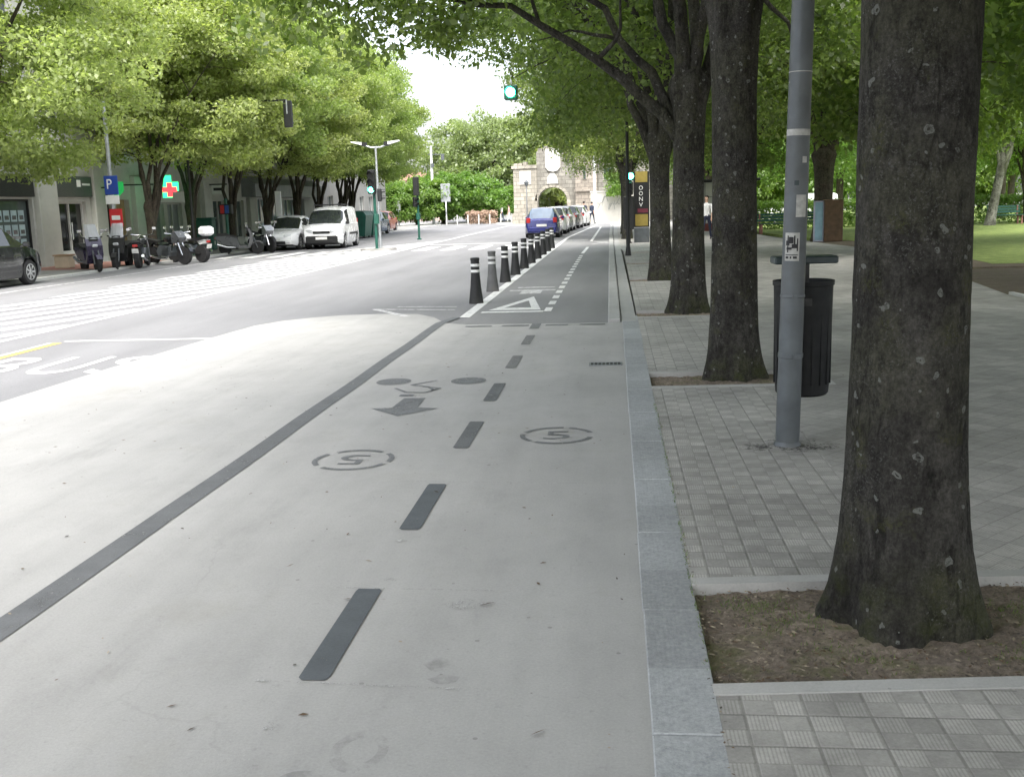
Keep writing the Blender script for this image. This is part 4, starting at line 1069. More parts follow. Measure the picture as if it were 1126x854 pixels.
# advertising column
t = thing('advertising_column', 'black and yellow advertising column with white upright letters', 'advertising column', (1.10, 43.0, 0))
p = MB(); p.cbox((0, 0, .30), (.60, .34, .60), .02); p.build('plinth', m_steel, t)
p = MB(); p.cbox((0, 0, 1.72), (.62, .34, 2.2), .02); p.build('frame', m_black, t)
p = MB(); p.box((0, -.175, 2.6), (.48, .012, .42)); p.build('top_panel', m_yellowsign, t)
p = MB(); p.box((0, -.175, .90), (.50, .012, .46)); p.build('lower_panel', m_yellowsign, t)
p = MB(); p.box((.05, -.175, 1.27), (.42, .012, .16)); p.build('red_panel', pbr('dull red panel', (.12, .02, .035), .5), t)
p = MB()
for k, ch in enumerate('OONV'):
    v, f = text_mesh(ch); p.add([(q[0] * .15 - .02, -.175, 2.17 - k * .22 + q[1] * .16) for q in v], f)
p.build('lettering', m_white_p, t, fix=False)

t = thing('parking_sign', 'pole with blue parking plate above a red plate', 'road sign', (-16.1, 32.9, .07))
p = MB(); p.cyl((0, 0, 0), (0, 0, 5.2), .075, .055, 12); p.build('pole', m_zinc, t, smooth=35)
p = MB(); p.cbox((.05, -.09, 2.58), (.46, .03, .60), .012); pl_ = p.build('blue_plate', m_bluesign, t)
v, f = text_mesh('P'); p = MB(); p.add([(.0 + q[0] * .17, -.108, 2.62 + q[1] * .3) for q in v], f); p.build('letter', m_white_p, pl_, fix=False)
p = MB(); p.cbox((.05, -.09, 2.12), (.46, .03, .28), .01); p.build('white_plate', m_white_p, t)
p = MB(); p.cbox((.12, -.09, 1.55), (.44, .03, .56), .012); pl_ = p.build('red_plate', m_redsign, t)
p = MB(); p.box((.12, -.108, 1.55), (.28, .006, .14)); p.build('white_bar', m_white_p, pl_)
def cross(mb, s, w, y, c):
    mb.add([(c[0] + x * s, y, c[1] + z * s) for x, z in ((-w, -1), (w, -1), (w, -w), (1, -w), (1, w), (w, w), (w, 1), (-w, 1), (-w, w), (-1, w), (-1, -w), (-w, -w))], [tuple(range(12))])
def cross_solid(name, mat, parent, s, w, y0, y1, c):
    mb = MB(); pts = [(c[0] + x * s, c[1] + z * s) for x, z in ((-w, -1), (w, -1), (w, -w), (1, -w), (1, w), (w, w), (w, 1), (-w, 1), (-w, w), (-1, w), (-1, -w), (-w, -w))]
    mb.extrude(pts, 'y', y0, y1); return mb.build(name, mat, parent)
t = thing('pharmacy_cross', 'lit green pharmacy cross with a smaller red cross on it', 'sign', (-17.35, 40.1, 2.75), R(16))
cross_solid('cross', m_cross_on, t, .43, .40, -.06, .06, (0, 0)); cross_solid('red_cross', m_cross_red, t, .27, .36, -.085, -.062, (.10, -.12))
p = MB(); p.tube([(-1.7, .0, .1), (-.5, 0, .1)], .03, 6); p.build('bracket', m_black, t)
t = thing('green_sign', 'dim green lit sign projecting behind the first avenue tree', 'sign', (-18.35, 37.75, 2.62), R(16))
p = MB(); p.extrude([(-.32, .30), (.32, .30), (.32, -.05), (0, -.36), (-.32, -.05)], 'y', -.06, .06); p.build('panel', emit_mat('dim green lit sign', (.02, .6, .12), .16), t)
p = MB(); p.tube([(-.7, 0, .1), (-.3, 0, .1)], .03, 6); p.build('bracket', m_black, t)
t = thing('shop_sign', 'white square shop sign projecting above the green signal post', 'sign', (-18.3, 48.0, 2.75), R(14))
p = MB(); p.cbox((0, 0, 0), (.62, .08, .42), .02); pl_ = p.build('panel', m_white_p, t)
p = MB(); p.box((-.02, -.044, .02), (.40, .006, .13)); p.build('print', m_ink, pl_); p = MB(); p.box((0, 0, .24), (.8, .07, .06)); p.build('rail', m_black, t)
t = thing('signal_post', 'green pedestrian post with red and blue light box by the tree', 'traffic light', (-16.2, 43.2, .07))
p = MB(); p.lathe([(.11, 0), (.10, .1), (.065, .15), (.06, 2.2)], n=12); p.build('pole', m_green, t, smooth=35)
p = MB(); p.cbox((0, -.02, 1.75), (.55, .25, .42), .03); p.build('light_box', m_black, t)
p = MB(); p.box((-.12, -.15, 1.75), (.16, .02, .34)); p.build('red_panel', m_redsign, t); p = MB(); p.box((.08, -.15, 1.75), (.16, .02, .34)); p.build('blue_panel', m_bluesign, t)
t = thing('paper_bin', 'green cabinet standing beside the pedestrian signal post', 'cabinet', (-17.3, 43.6, .07))
p = MB(); p.cbox((0, 0, .72), (.72, .5, 1.3), .04); p.build('body', m_green, t); p = MB(); p.box((0, -.255, .95), (.5, .012, .18)); p.build('slot', m_black, t); p = MB(); p.box((0, 0, 1.4), (.76, .54, .06)); p.build('lid', m_green, t)
t = thing('info_panel', 'narrow white upright panel before the canopied shop', 'sign', (-15.9, 49.3, .07))
p = MB(); p.cyl((0, 0, 0), (0, 0, 1.4), .04, n=8); p.build('pole', m_steel, t, smooth=True); p = MB(); p.cbox((0, 0, 1.95), (.30, .08, 1.2), .02); p.build('panel', m_white_p, t)
# far poles and signs
t = thing('utility_pole', 'tall white pole with crossarm at the far square', 'pole', (-17.3, 101, 0))
p = MB(); p.lathe([(.16, 0), (.15, 2), (.10, 7.4)], n=12); p.build('pole', m_white_p, t, smooth=35); p = MB(); p.box((.5, 0, 6.6), (1.6, .08, .08)); p.box((1.1, 0, 6.3), (.3, .2, .5)); p.box((.1, -.1, 5.6), (.3, .25, .35)); p.build('crossarm', m_steel, t)
t = thing('panel_sign', 'pale grey panel on a thin post across the square', 'sign', (-15.8, 99.4, 0))
p = MB(); p.cyl((0, 0, 0), (0, 0, 2.2), .07, n=8); p.build('pole', m_zinc, t, smooth=True); p = MB(); p.cbox((0, 0, 2.95), (.92, .08, 1.7), .03); p.build('panel', m_zinc, t)
t = thing('panel_sign', 'small pale sign on a post left of the unlit signal', 'sign', (-19.8, 96.5, 0))
p = MB(); p.cyl((0, 0, 0), (0, 0, 1.6), .06, n=8); p.build('pole', m_zinc, t, smooth=True); p = MB(); p.cbox((0, 0, 1.9), (.4, .06, .9), .02); p.build('panel', m_white_p, t)
t = thing('flag_pole', 'tall white pole in front of the right gate building', 'pole', (-1.5, 84.5, 0))
p = MB(); p.lathe([(.13, 0), (.12, 3), (.10, 7.2)], n=10); p.build('pole', m_white_p, t, smooth=35); p = MB(); p.ball((0, 0, 7.25), .13); p.build('cap', m_white_p, t, smooth=True)
sp0 = thing('short_post', 'thin pale posts in a row across the square', 'bollard', (-15.5, 97.5, 0), 0, 'short posts across the square')
p = MB(); p.lathe([(.06, 0), (.06, .8), (.03, .9)], n=8); p.build('post', m_trim, sp0, smooth=35)
for k in range(1, 8): copy_tree(sp0, None, (-15.5 + k * 1.05, 97.5 - .35 * k, 0))
t = thing('gate_lamp', 'slim dark lamp post before the left gate pillar', 'street lamp', (-7.4, 90.5, 0))
p = MB(); p.lathe([(.08, 0), (.05, .5), (.04, 3.2)], n=8); p.build('pole', m_steel, t, smooth=True); p = MB(); p.lathe([(.1, 3.2), (.22, 3.5), (.02, 3.7)], n=10); p.build('lantern', m_steel, t)

# ------------------------------------------------------------------ vehicles
def wheel(parent, x, y, r, w, side, rimm=None):
    wt = MB(); wt.lathe([(r * .62, -w / 2), (r * .94, -w / 2), (r, -w * .32), (r, w * .32), (r * .94, w / 2), (r * .62, w / 2)], n=26, axis='x'); o = wt.build('wheel', m_rubber, parent, smooth=35, loc=(x, y, r))
    rm = MB(); rm.lathe([(r * .64, -w * .46), (r * .64, w * .46)], n=24, axis='x', m=0)
    for k in range(7):
        a = 2 * PI * k / 7
        rm.box((side * w * .47, .36 * r * math.cos(a), .36 * r * math.sin(a)), (w * .10, r * .56, r * .15), Matrix.Rotation(a, 3, 'X'), 1)
    rm.lathe([(r * .15, side * w * .40), (r * .14, side * w * .54)], n=12, axis='x', m=1)
    ring = [(r * .66, side * w * .42), (r * .66, side * w * .53), (r * .58, side * w * .53), (r * .58, side * w * .42)]
    n = 24
    vs = [(h, rr * math.cos(2 * PI * k / n), rr * math.sin(2 * PI * k / n)) for rr, h in ring for k in range(n)]
    rm.add(vs, [(i * n + k, i * n + (k + 1) % n, ((i + 1) % 4) * n + (k + 1) % n, ((i + 1) % 4) * n + k) for i in range(4) for k in range(n)], 1)
    rm.build('rim', [m_black, rimm or m_silver], o, smooth=30)
    return o
STY = {
 # y (fraction of length from the middle, + = front), belt z, top z, top half width (fraction), flag of the interval that starts here
 'hatch': dict(L=4.05, W=1.72, wb=2.5, r=.31, st=[(.50, .50, .56, .62, 'b'), (.475, .66, .72, .70, 'b'), (.40, .76, .84, .78, 'b'), (.24, .86, .93, .84, 'W'), (.06, .90, 1.40, .66, 'g'), (-.08, .91, 1.475, .68, 'p'), (-.10, .91, 1.475, .68, 'g'), (-.27, .92, 1.455, .67, 'p'), (-.29, .92, 1.45, .67, 'g'), (-.38, .93, 1.40, .64, 'R'), (-.475, .90, .95, .78, 'b'), (-.495, .80, .86, .76, 'b'), (-.50, .55, .60, .70, 'e')]),
 'saloon': dict(L=4.5, W=1.78, wb=2.68, r=.32, st=[(.50, .50, .56, .62, 'b'), (.48, .64, .69, .70, 'b'), (.42, .74, .80, .78, 'b'), (.23, .86, .92, .84, 'W'), (.06, .90, 1.38, .65, 'g'), (-.06, .91, 1.46, .67, 'p'), (-.075, .91, 1.46, .67, 'g'), (-.20, .92, 1.43, .65, 'p'), (-.22, .92, 1.42, .64, 'R'), (-.37, .95, 1.02, .80, 'b'), (-.48, .92, .97, .78, 'b'), (-.495, .80, .84, .76, 'b'), (-.50, .52, .57, .70, 'e')]),
 'mpv': dict(L=4.1, W=1.76, wb=2.55, r=.32, st=[(.50, .52, .58, .64, 'b'), (.48, .72, .78, .70, 'b'), (.42, .84, .92, .78, 'b'), (.33, .93, 1.01, .84, 'W'), (.13, .98, 1.52, .70, 'g'), (-.0, .99, 1.60, .72, 'p'), (-.02, .99, 1.60, .72, 'g'), (-.24, 1.0, 1.58, .70, 'p'), (-.26, 1.0, 1.57, .70, 'g'), (-.40, 1.0, 1.50, .68, 'R'), (-.48, 1.0, 1.06, .80, 'b'), (-.495, .85, .90, .78, 'b'), (-.50, .55, .60, .70, 'e')]),
 'van': dict(L=4.4, W=1.80, wb=2.73, r=.32, st=[(.50, .52, .60, .66, 'b'), (.48, .80, .88, .72, 'b'), (.42, .92, 1.01, .80, 'b'), (.33, 1.0, 1.08, .86, 'W'), (.17, 1.04, 1.66, .74, 'p'), (.15, 1.04, 1.69, .75, 'g'), (.02, 1.05, 1.79, .78, 'p'), (-.02, 1.05, 1.80, .79, 'p'), (-.25, 1.05, 1.82, .80, 'p'), (-.44, 1.05, 1.80, .79, 'p'), (-.485, 1.05, 1.70, .76, 'b'), (-.495, 1.0, 1.1, .80, 'b'), (-.50, .55, .62, .76, 'e')]),
}
def car(name, label, cat, loc, rz, style, paint, group=None, bumper=None, rimm=None, tail=False, rear_glass=None):
    S = STY[style]; L, W, wb, r = S['L'], S['W'], S['wb'], S['r']; hw = W / 2
    t = thing(name, label, cat, loc, rz, group)
    st = S['st']; ys = [q[0] * L for q in st]
    # extra stations so the wheel arches are round
    arch = r + .06; add = []
    for yw in (wb / 2, -wb / 2):
        for q in (-1., -.92, -.6, 0, .6, .92, 1.): add.append(yw + q * arch)
    def at(y):
        for i in range(len(st) - 1):
            if ys[i] >= y >= ys[i + 1]:
                f = (ys[i] - y) / max(1e-6, ys[i] - ys[i + 1]); a, b_ = st[i], st[i + 1]
                return [a[k] + (b_[k] - a[k]) * f for k in (1, 2, 3)] + [a[4]]
    S2 = [(y, *st[i][1:]) for i, y in enumerate(ys)] + [(y, *at(y)) for y in add if min(abs(y - q) for q in ys) > .02]
    S2.sort(key=lambda q: -q[0])
    rows = []
    for (y, zb, zt, wt, fl) in S2:
        e = (abs(y) / (L / 2)); nar = 1 - .17 * max(0, (e - .72) / .28) ** 2.2
        w = hw * nar
        zl = .20 + (.06 if e > .9 else 0)
        for yw in (wb / 2, -wb / 2):
            d = abs(y - yw)
            if d <= arch + .001: zl = max(zl, .03 + r + math.sqrt(max(0, arch * arch - d * d)) * .98 if d < arch * .99 else zl)
        zm = max(zl + .02, min(.55, zb - .08)); gh = zt > zb + .25
        pts = [(w * .93, zl), (w * .985, min(zl + .10, zm - .01)), (w, zm), (w * .975, zb)]
        if gh: pts += [(w * .935, zb + .035), (max(wt * hw, .3) * 1.06 * nar, zt - .09), (wt * hw * .92 * nar, zt - .012), (0, zt + .025)]
        else: pts += [(w * .93, zb + .02), (w * .80, zt - .02), (w * .55, zt), (0, zt + .015)]
        rows.append([(x, y, z) for x, z in pts])
    body = MB(); gl = {'windscreen': MB(), 'side_window': MB(), 'rear_window': MB()}
    sidewins = []
    vs = []
    for row in rows: vs += row + [(-x, y, z) for x, y, z in row[:-1]][::-1]
    n = 15
    grab = {'W': 'windscreen', 'R': 'rear_window'}
    prev = None
    for i in range(len(rows) - 1):
        fl = S2[i][4]
        win = {}
        for k in range(n - 1):
            f = (i * n + k, i * n + k + 1, (i + 1) * n + k + 1, (i + 1) * n + k)
            strip_ = k if k < 7 else 13 - k
            dst = body
            if fl in grab and strip_ in (5, 6): dst = gl[grab[fl]]
            elif fl == 'g' and strip_ == 4:
                key = (k < 7)
                if prev and prev[0] == 'g' and key in prev[1]: dst = prev[1][key]
                else: dst = MB(); sidewins.append(dst)
                win[key] = dst
            dst.add([vs[q] for q in f], [(0, 1, 2, 3)]) if dst is not body else body.f.append(f)
            if dst is body: body.m.append(0)
        prev = (fl, win)
    body.v = vs
    for i0 in (0, len(rows) - 1):
        for k in range(7):
            body.f.append((i0 * n + k, i0 * n + k + 1, i0 * n + 13 - k, i0 * n + 14 - k) if k < 6 else (i0 * n + 6, i0 * n + 7, i0 * n + 8)); body.m.append(0)
    body.build('body', paint, t, smooth=28)
    for nm, q in gl.items():
        if q.f: q.build(nm, (rear_glass or m_glass) if nm == 'rear_window' else m_glass, t, smooth=50)
    for q in sidewins: q.build('side_window', m_glass, t, smooth=50)
    u = MB(); u.box((0, 0, .34), (W * .80, L * .93, .32)); u.build('underbody', m_black, t)
    for sx in (-1, 1):
        for yw in (wb / 2, -wb / 2): wheel(t, sx * (hw - .115), yw, r, .20, sx, rimm)
        # lamps, mirrors, handles
        zf = st[1][1]; yf = L / 2
        p = MB(); p.cbox((sx * hw * .60, yf - .11, zf - .03), (.34, .16, .15), .03, rot=Matrix.Rotation(-sx * .30, 3, 'Z')); p.build('headlight', m_lens, t)
        zr = st[-3][1]
        p = MB(); p.cbox((sx * hw * .76, -yf + .045, zr - .04 + (.12 if style == 'van' else 0)), (.20, .10, .26), .025, rot=Matrix.Rotation(sx * .25, 3, 'Z')); p.build('tail_light', m_red, t)
        ym = ys[3] - .30 if style != 'van' else ys[3] - .25
        p = MB(); p.cbox((sx * (hw + .07), ym, st[3][1] + .10), (.17, .09, .13), .025); p.box((sx * (hw - .03), ym, st[3][1] + .06), (.12, .05, .03)); p.build('mirror', paint if style != 'van' else m_black, t)
        for yy in ([.02 * L, -.22 * L] if style != 'van' else [.0]):
            p = MB(); p.cbox((sx * (hw + .0), yy, .80), (.025, .16, .03), .006); p.build('door_handle', paint, t)
        if style == 'van':
            p = MB(); p.cbox((sx * (hw + .005), -.30, .62), (.03, 1.5, .10), .008); p.build('rub_strip', m_black, t)
    bm_ = bumper or paint
    p = MB(); p.cbox((0, L / 2 - .06, .40), (W * .80, .20, .22 if bumper is None else .36), .05); p.build('front_bumper', bm_, t)
    p = MB(); p.cbox((0, L / 2 + .035, .34), (W * .52, .03, .12), .01); p.build('grille', m_black, t)
    p = MB(); p.cbox((0, -L / 2 + .06, .42), (W * .82, .20, .26), .05); p.build('rear_bumper', bm_, t)
    for yy, zz in ((L / 2 + .055, .47), (-L / 2 - .045, .62 if style != 'van' else .8)):
        p = MB(); p.box((0, yy, zz), (.50, .014, .11)); p.build('number_plate', m_plate, t)
    return t
car('parked_car', 'black hatchback cut by the left edge of the picture', 'car', (-15.85, 24.5, 0), 0, 'mpv', m_blackcar)
car('parked_car', 'white saloon facing the camera left of the white van', 'car', (-14.5, 46.4, 0), PI, 'saloon', m_whitecar)
v_ = car('white_van', 'white van with black bumper facing the camera on the street', 'van', (-12.75, 47.0, 0), PI + R(3), 'van', m_whitecar, bumper=m_black)
p = MB(); p.box((-.5, -.2, 1.90), (.05, 2.2, .05)); p.box((.5, -.2, 1.90), (.05, 2.2, .05)); p.box((0, .6, 1.9), (1.2, .05, .04)); p.box((0, -1., 1.9), (1.2, .05, .04)); p.build('roof_rack', m_black, v_)
p = MB(); p.cbox((0, 2.20, .72), (.75, .05, .10), .02); p.build('grille', m_black, v_)
PKG = 'cars parked nose to tail past the bollards'
car('parked_car', 'dark blue hatchback seen from behind, last of the parked row', 'car', (-3.55, 54.0, 0), 0, 'hatch', m_bluecar, PKG, rear_glass=m_glass_rear)
car('parked_car', 'white saloon parked directly ahead of the blue hatchback', 'car', (-3.45, 59.6, 0), R(-1), 'saloon', m_whitecar, PKG)
car('parked_car', 'silver hatchback parked second ahead of the blue hatchback', 'car', (-3.3, 65.2, 0), R(-2), 'hatch', m_silver, PKG)
car('parked_car', 'dark grey saloon parked third ahead of the blue hatchback', 'car', (-3.05, 70.8, 0), R(-3), 'saloon', m_greycar, PKG)
car('parked_car', 'farthest parked car of the row, white and nearest the gate', 'car', (-2.7, 76.6, 0), R(-4), 'hatch', m_whitecar, PKG)
car('parked_car', 'pale blue car parked right of the green containers', 'car', (-16.0, 69.0, 0), PI, 'hatch', m_palebluecar)
car('parked_car', 'faded red car parked behind the pale blue car', 'car', (-16.9, 76.0, 0), PI, 'hatch', m_redcar)
car('parked_van', 'white van parked beyond the park hedge', 'van', (11.4, 66.5, 0), R(80), 'van', m_whitecar)
for k, (y, w) in enumerate(((60.8, 'nearer green recycling container behind the white van'), (62.9, 'farther green recycling container behind the white van'))):
    t = thing('recycling_container', w, 'container', (-14.9, y, 0), 0, 'recycling containers by the left kerb')
    p = MB(); p.add([(-.55, -.8, .12), (.55, -.8, .12), (.55, .8, .12), (-.55, .8, .12), (-.7, -.95, 1.3), (.7, -.95, 1.3), (.7, .95, 1.3), (-.7, .95, 1.3)], [(3, 2, 1, 0), (4, 5, 6, 7), (0, 1, 5, 4), (1, 2, 6, 5), (2, 3, 7, 6), (3, 0, 4, 7)]); p.build('body', m_green, t)
    p = MB(); p.extrude([(-.72, 1.3), (.72, 1.3), (.55, 1.52), (-.55, 1.58)], 'y', -.97, .97); p.build('lid', m_green, t)
    for sx in (-1, 1):
        for sy in (-1, 1):
            p = MB(); p.lathe([(.1, -.03), (.1, .03)], (sx * .45, sy * .65, .1), 12, 'x'); p.build('caster', m_rubber, t)

# two-wheelers; forward is +Y
def bike_wheel(t, y, r, w, rimm, spokes=9):
    p = MB(); p.lathe([(r * .80, -w / 2), (r * .95, -w / 2), (r, -w * .2), (r, w * .2), (r * .95, w / 2), (r * .80, w / 2)], n=24, axis='x')
    o = p.build('wheel', m_rubber, t, smooth=35, loc=(0, y, r))
    q = MB()
    for k in range(spokes):
        a = 2 * PI * k / spokes; q.box((0, r * .45 * math.cos(a), r * .45 * math.sin(a)), (w * .35, r * .8, r * .10), Matrix.Rotation(a, 3, 'X'))
    q.lathe([(r * .2, -w * .45), (r * .2, w * .45)], n=12, axis='x')
    n = 24; ring = [(r * .82, -w * .4), (r * .82, w * .4), (r * .72, w * .4), (r * .72, -w * .4)]
    q.add([(h, rr * math.cos(2 * PI * k / n), rr * math.sin(2 * PI * k / n)) for rr, h in ring for k in range(n)], [(i * n + k, i * n + (k + 1) % n, ((i + 1) % 4) * n + (k + 1) % n, ((i + 1) % 4) * n + k) for i in range(4) for k in range(n)])
    q.build('rim', rimm, o, smooth=30)
def mirrors(t, y, z, w):
    for s in (-1, 1):
        p = MB(); p.tube([(s * w, y, z), (s * (w + .06), y - .02, z + .13)], .009, 6); p.cbox((s * (w + .08), y - .02, z + .18), (.13, .03, .09), .012); p.build('mirror', m_chrome, t)
def scooter(label, loc, rz, paint, screen=True, topcase=None, shield=None):
    t = thing('parked_scooter', label, 'scooter', loc, rz, 'motorcycles and scooters parked by the left kerb')
    bike_wheel(t, .66, .25, .12, m_silver); bike_wheel(t, -.62, .25, .13, m_silver)
    p = MB(); p.extrude([(-.95, .62), (-.70, .42), (-.30, .34), (-.12, .26), (.25, .24), (.36, .30), (.30, .36), (-.02, .36), (-.12, .66), (-.55, .76), (-.98, .74)], 'x', -.17, .17); p.build('body', paint, t)
    p = MB(); p.extrude([(.25, .24), (.38, .26), (.52, .52), (.50, .80), (.40, 1.02), (.32, 1.02), (.40, .78), (.36, .50)], 'x', -.24, .24); p.build('front_shield', shield or paint, t)
    p = MB(); p.extrude([(.44, .44), (.60, .54), (.78, .53), (.92, .40), (.86, .40), (.76, .48), (.60, .49), (.48, .40)], 'x', -.085, .085); p.build('front_mudguard', paint, t)
    p = MB(); p.extrude([(-.92, .75), (-.12, .67), (-.04, .74), (-.42, .80), (-.55, .87), (-.9, .87)], 'x', -.15, .15); p.build('seat', m_seat, t)
    p = MB(); p.tube([(-.33, .24, 1.06), (-.2, .33, 1.03), (.2, .33, 1.03), (.33, .24, 1.06)], .022, 8); p.box((0, .36, .99), (.26, .16, .14)); p.build('handlebar', m_black, t)
    p = MB(); p.tube([(.09, .66, .25), (.08, .52, .66)], .026, 8); p.tube([(-.09, .66, .25), (-.08, .52, .66)], .026, 8); p.build('fork', m_steel, t)
    p = MB(); p.cbox((0, .52, .80), (.17, .07, .09), .02, rot=Matrix.Rotation(-.35, 3, 'X')); p.build('headlight', m_lens, t)
    p = MB(); p.cbox((0, -.98, .68), (.22, .05, .09), .015); p.build('tail_light', m_red, t); p = MB(); p.box((0, -1.0, .50), (.2, .012, .15)); p.build('number_plate', m_plate, t)
    p = MB(); p.tube([(.15, -.2, .28), (.19, -.5, .30), (.19, -.9, .42)], [.03, .055, .06], 10); p.build('exhaust', m_chrome, t, smooth=40)
    mirrors(t, .28, 1.06, .26)
    if screen:
        p = MB(); vs = []
        for i in range(5):
            a = (i / 4 - .5) * 2
            for z, yy, w in ((1.0, .46, .22), (1.45, .26, .17)): vs += [(a * w, yy - .06 * a * a, z), (a * w, yy - .06 * a * a - .008, z)]
        fs = []
        for i in range(4):
            o_ = i * 4
            fs += [(o_, o_ + 4, o_ + 6, o_ + 2), (o_ + 1, o_ + 3, o_ + 7, o_ + 5)]
        p.add(vs, fs); p.build('windscreen', m_screen, t)
    if topcase: p = MB(); p.cbox((0, -.98, 1.04), (.42, .40, .30), .06); p.build('top_case', topcase, t)
    return t
def motorcycle(label, loc, rz, paint, rimm=None, topcase=None, fairing=None, screen=False):
    t = thing('parked_motorcycle', label, 'motorcycle', loc, rz, 'motorcycles and scooters parked by the left kerb')
    bike_wheel(t, .76, .31, .13, rimm or m_silver); bike_wheel(t, -.70, .31, .17, rimm or m_silver)
    p = MB(); p.extrude([(-.28, .30), (.24, .28), (.34, .42), (.28, .62), (-.22, .64), (-.34, .46)], 'x', -.17, .17)
    for k in range(5): p.box((0, .08, .40 + k * .045), (.42, .30, .016))
    p.build('engine', m_steel, t)
    p = MB(); p.tube([(0, .42, .92), (0, .2, .70), (0, -.3, .62), (0, -.66, .72)], .035, 8)
    for s in (-1, 1): p.tube([(s * .09, .40, .86), (s * .13, .30, .40), (s * .12, -.26, .34), (s * .11, -.70, .31)], .024, 6)
    p.build('frame', m_black, t, smooth=40)
    p = MB(); p.ball((0, .18, .86), (.15, .32, .14), 14, 8); p.build('tank', paint, t, smooth=True)
    p = MB(); p.extrude([(-.10, .82), (-.16, .76), (-.60, .74), (-.92, .82), (-.90, .90), (-.55, .84), (-.3, .80)], 'x', -.14, .14); p.build('seat', m_seat, t)
    p = MB(); p.extrude([(-.55, .73), (-.92, .80), (-1.06, .78), (-.98, .68), (-.7, .62)], 'x', -.09, .09); p.build('tail', paint, t)
    p = MB()
    for s in (-1, 1): p.tube([(s * .10, .76, .31), (s * .10, .60, .70), (s * .09, .46, 1.0)], [.032, .03, .026], 8)
    p.build('fork', m_chrome, t, smooth=40)
    p = MB(); p.tube([(-.38, .30, 1.06), (-.22, .42, 1.03), (.22, .42, 1.03), (.38, .30, 1.06)], .018, 8); p.build('handlebar', m_chrome, t, smooth=40)
    p = MB(); p.lathe([(.04, -.12), (.09, -.06), (.10, 0), (.095, .015)], (0, .64, .92), 16, 'y'); p.build('headlight', m_lens, t, smooth=40)
    p = MB(); n = 10; vs = []; fs = []
    for i in range(n + 1):
        a = R(20 + 120 * i / n)
        for x in (-.07, .07): vs += [(x, .76 + .345 * math.cos(a), .31 + .345 * math.sin(a)), (x, .76 + .36 * math.cos(a), .31 + .36 * math.sin(a))]
    for i in range(n):
        o_ = i * 4; fs += [(o_, o_ + 4, o_ + 6, o_ + 2), (o_ + 1, o_ + 3, o_ + 7, o_ + 5)]
    p.add(vs, fs); p.build('front_mudguard', paint, t, smooth=40)
    p = MB(); p.cbox((0, -1.05, .72), (.16, .05, .08), .015); p.build('tail_light', m_red, t); p = MB(); p.box((0, -1.08, .56), (.2, .012, .15), Matrix.Rotation(.3, 3, 'X')); p.build('number_plate', m_plate, t)
    p = MB(); p.tube([(.14, .30, .40), (.17, .1, .22), (.18, -.4, .25), (.20, -.95, .40)], [.024, .03, .045, .05], 10); p.build('exhaust', m_chrome, t, smooth=40)
    mirrors(t, .36, 1.06, .30)
    if fairing: p = MB(); p.extrude([(.40, .72), (.62, .74), (.74, .90), (.56, 1.12), (.42, 1.05)], 'x', -.19, .19); p.build('fairing', fairing, t)
    if topcase:
        p = MB(); p.cbox((0, -.98, 1.08), (.44, .42, .32), .07); p.build('top_case', topcase, t)
    return t
scooter('dark scooter with tall windscreen standing apart nearest the shop entrance', (-16.1, 31.1, 0), R(-135), pbr('dark plum scooter paint', (.035, .028, .06), .3, .2, .1, coat=.5), True)
scooter('black scooter facing out, beside the parking sign pole', (-15.75, 32.5, 0), R(-172), m_black, True)
motorcycle('black motorcycle seen from behind with red tail light', (-15.45, 33.3, 0), R(14), m_blackcar, None, None)
motorcycle('chrome laden motorcycle with pale front wheel turned toward the street', (-15.1, 34.5, 0), R(-112), m_blackcar, m_silver, None, m_greycar)
motorcycle('white motorcycle with white top case at its back', (-14.85, 35.7, 0), R(62), m_whitecar, None, m_whitecar)
scooter('dark silver scooter before the canopied shop', (-15.1, 41.6, 0), R(-75), m_greycar, False)
motorcycle('dark motorcycle with pale spoked wheel beside the dark silver scooter', (-14.75, 43.1, 0), R(-130), m_black, m_silver, None, m_silver)
scooter('white fronted scooter nearest the white saloon', (-14.9, 44.4, 0), R(-155), m_whitecar, False)

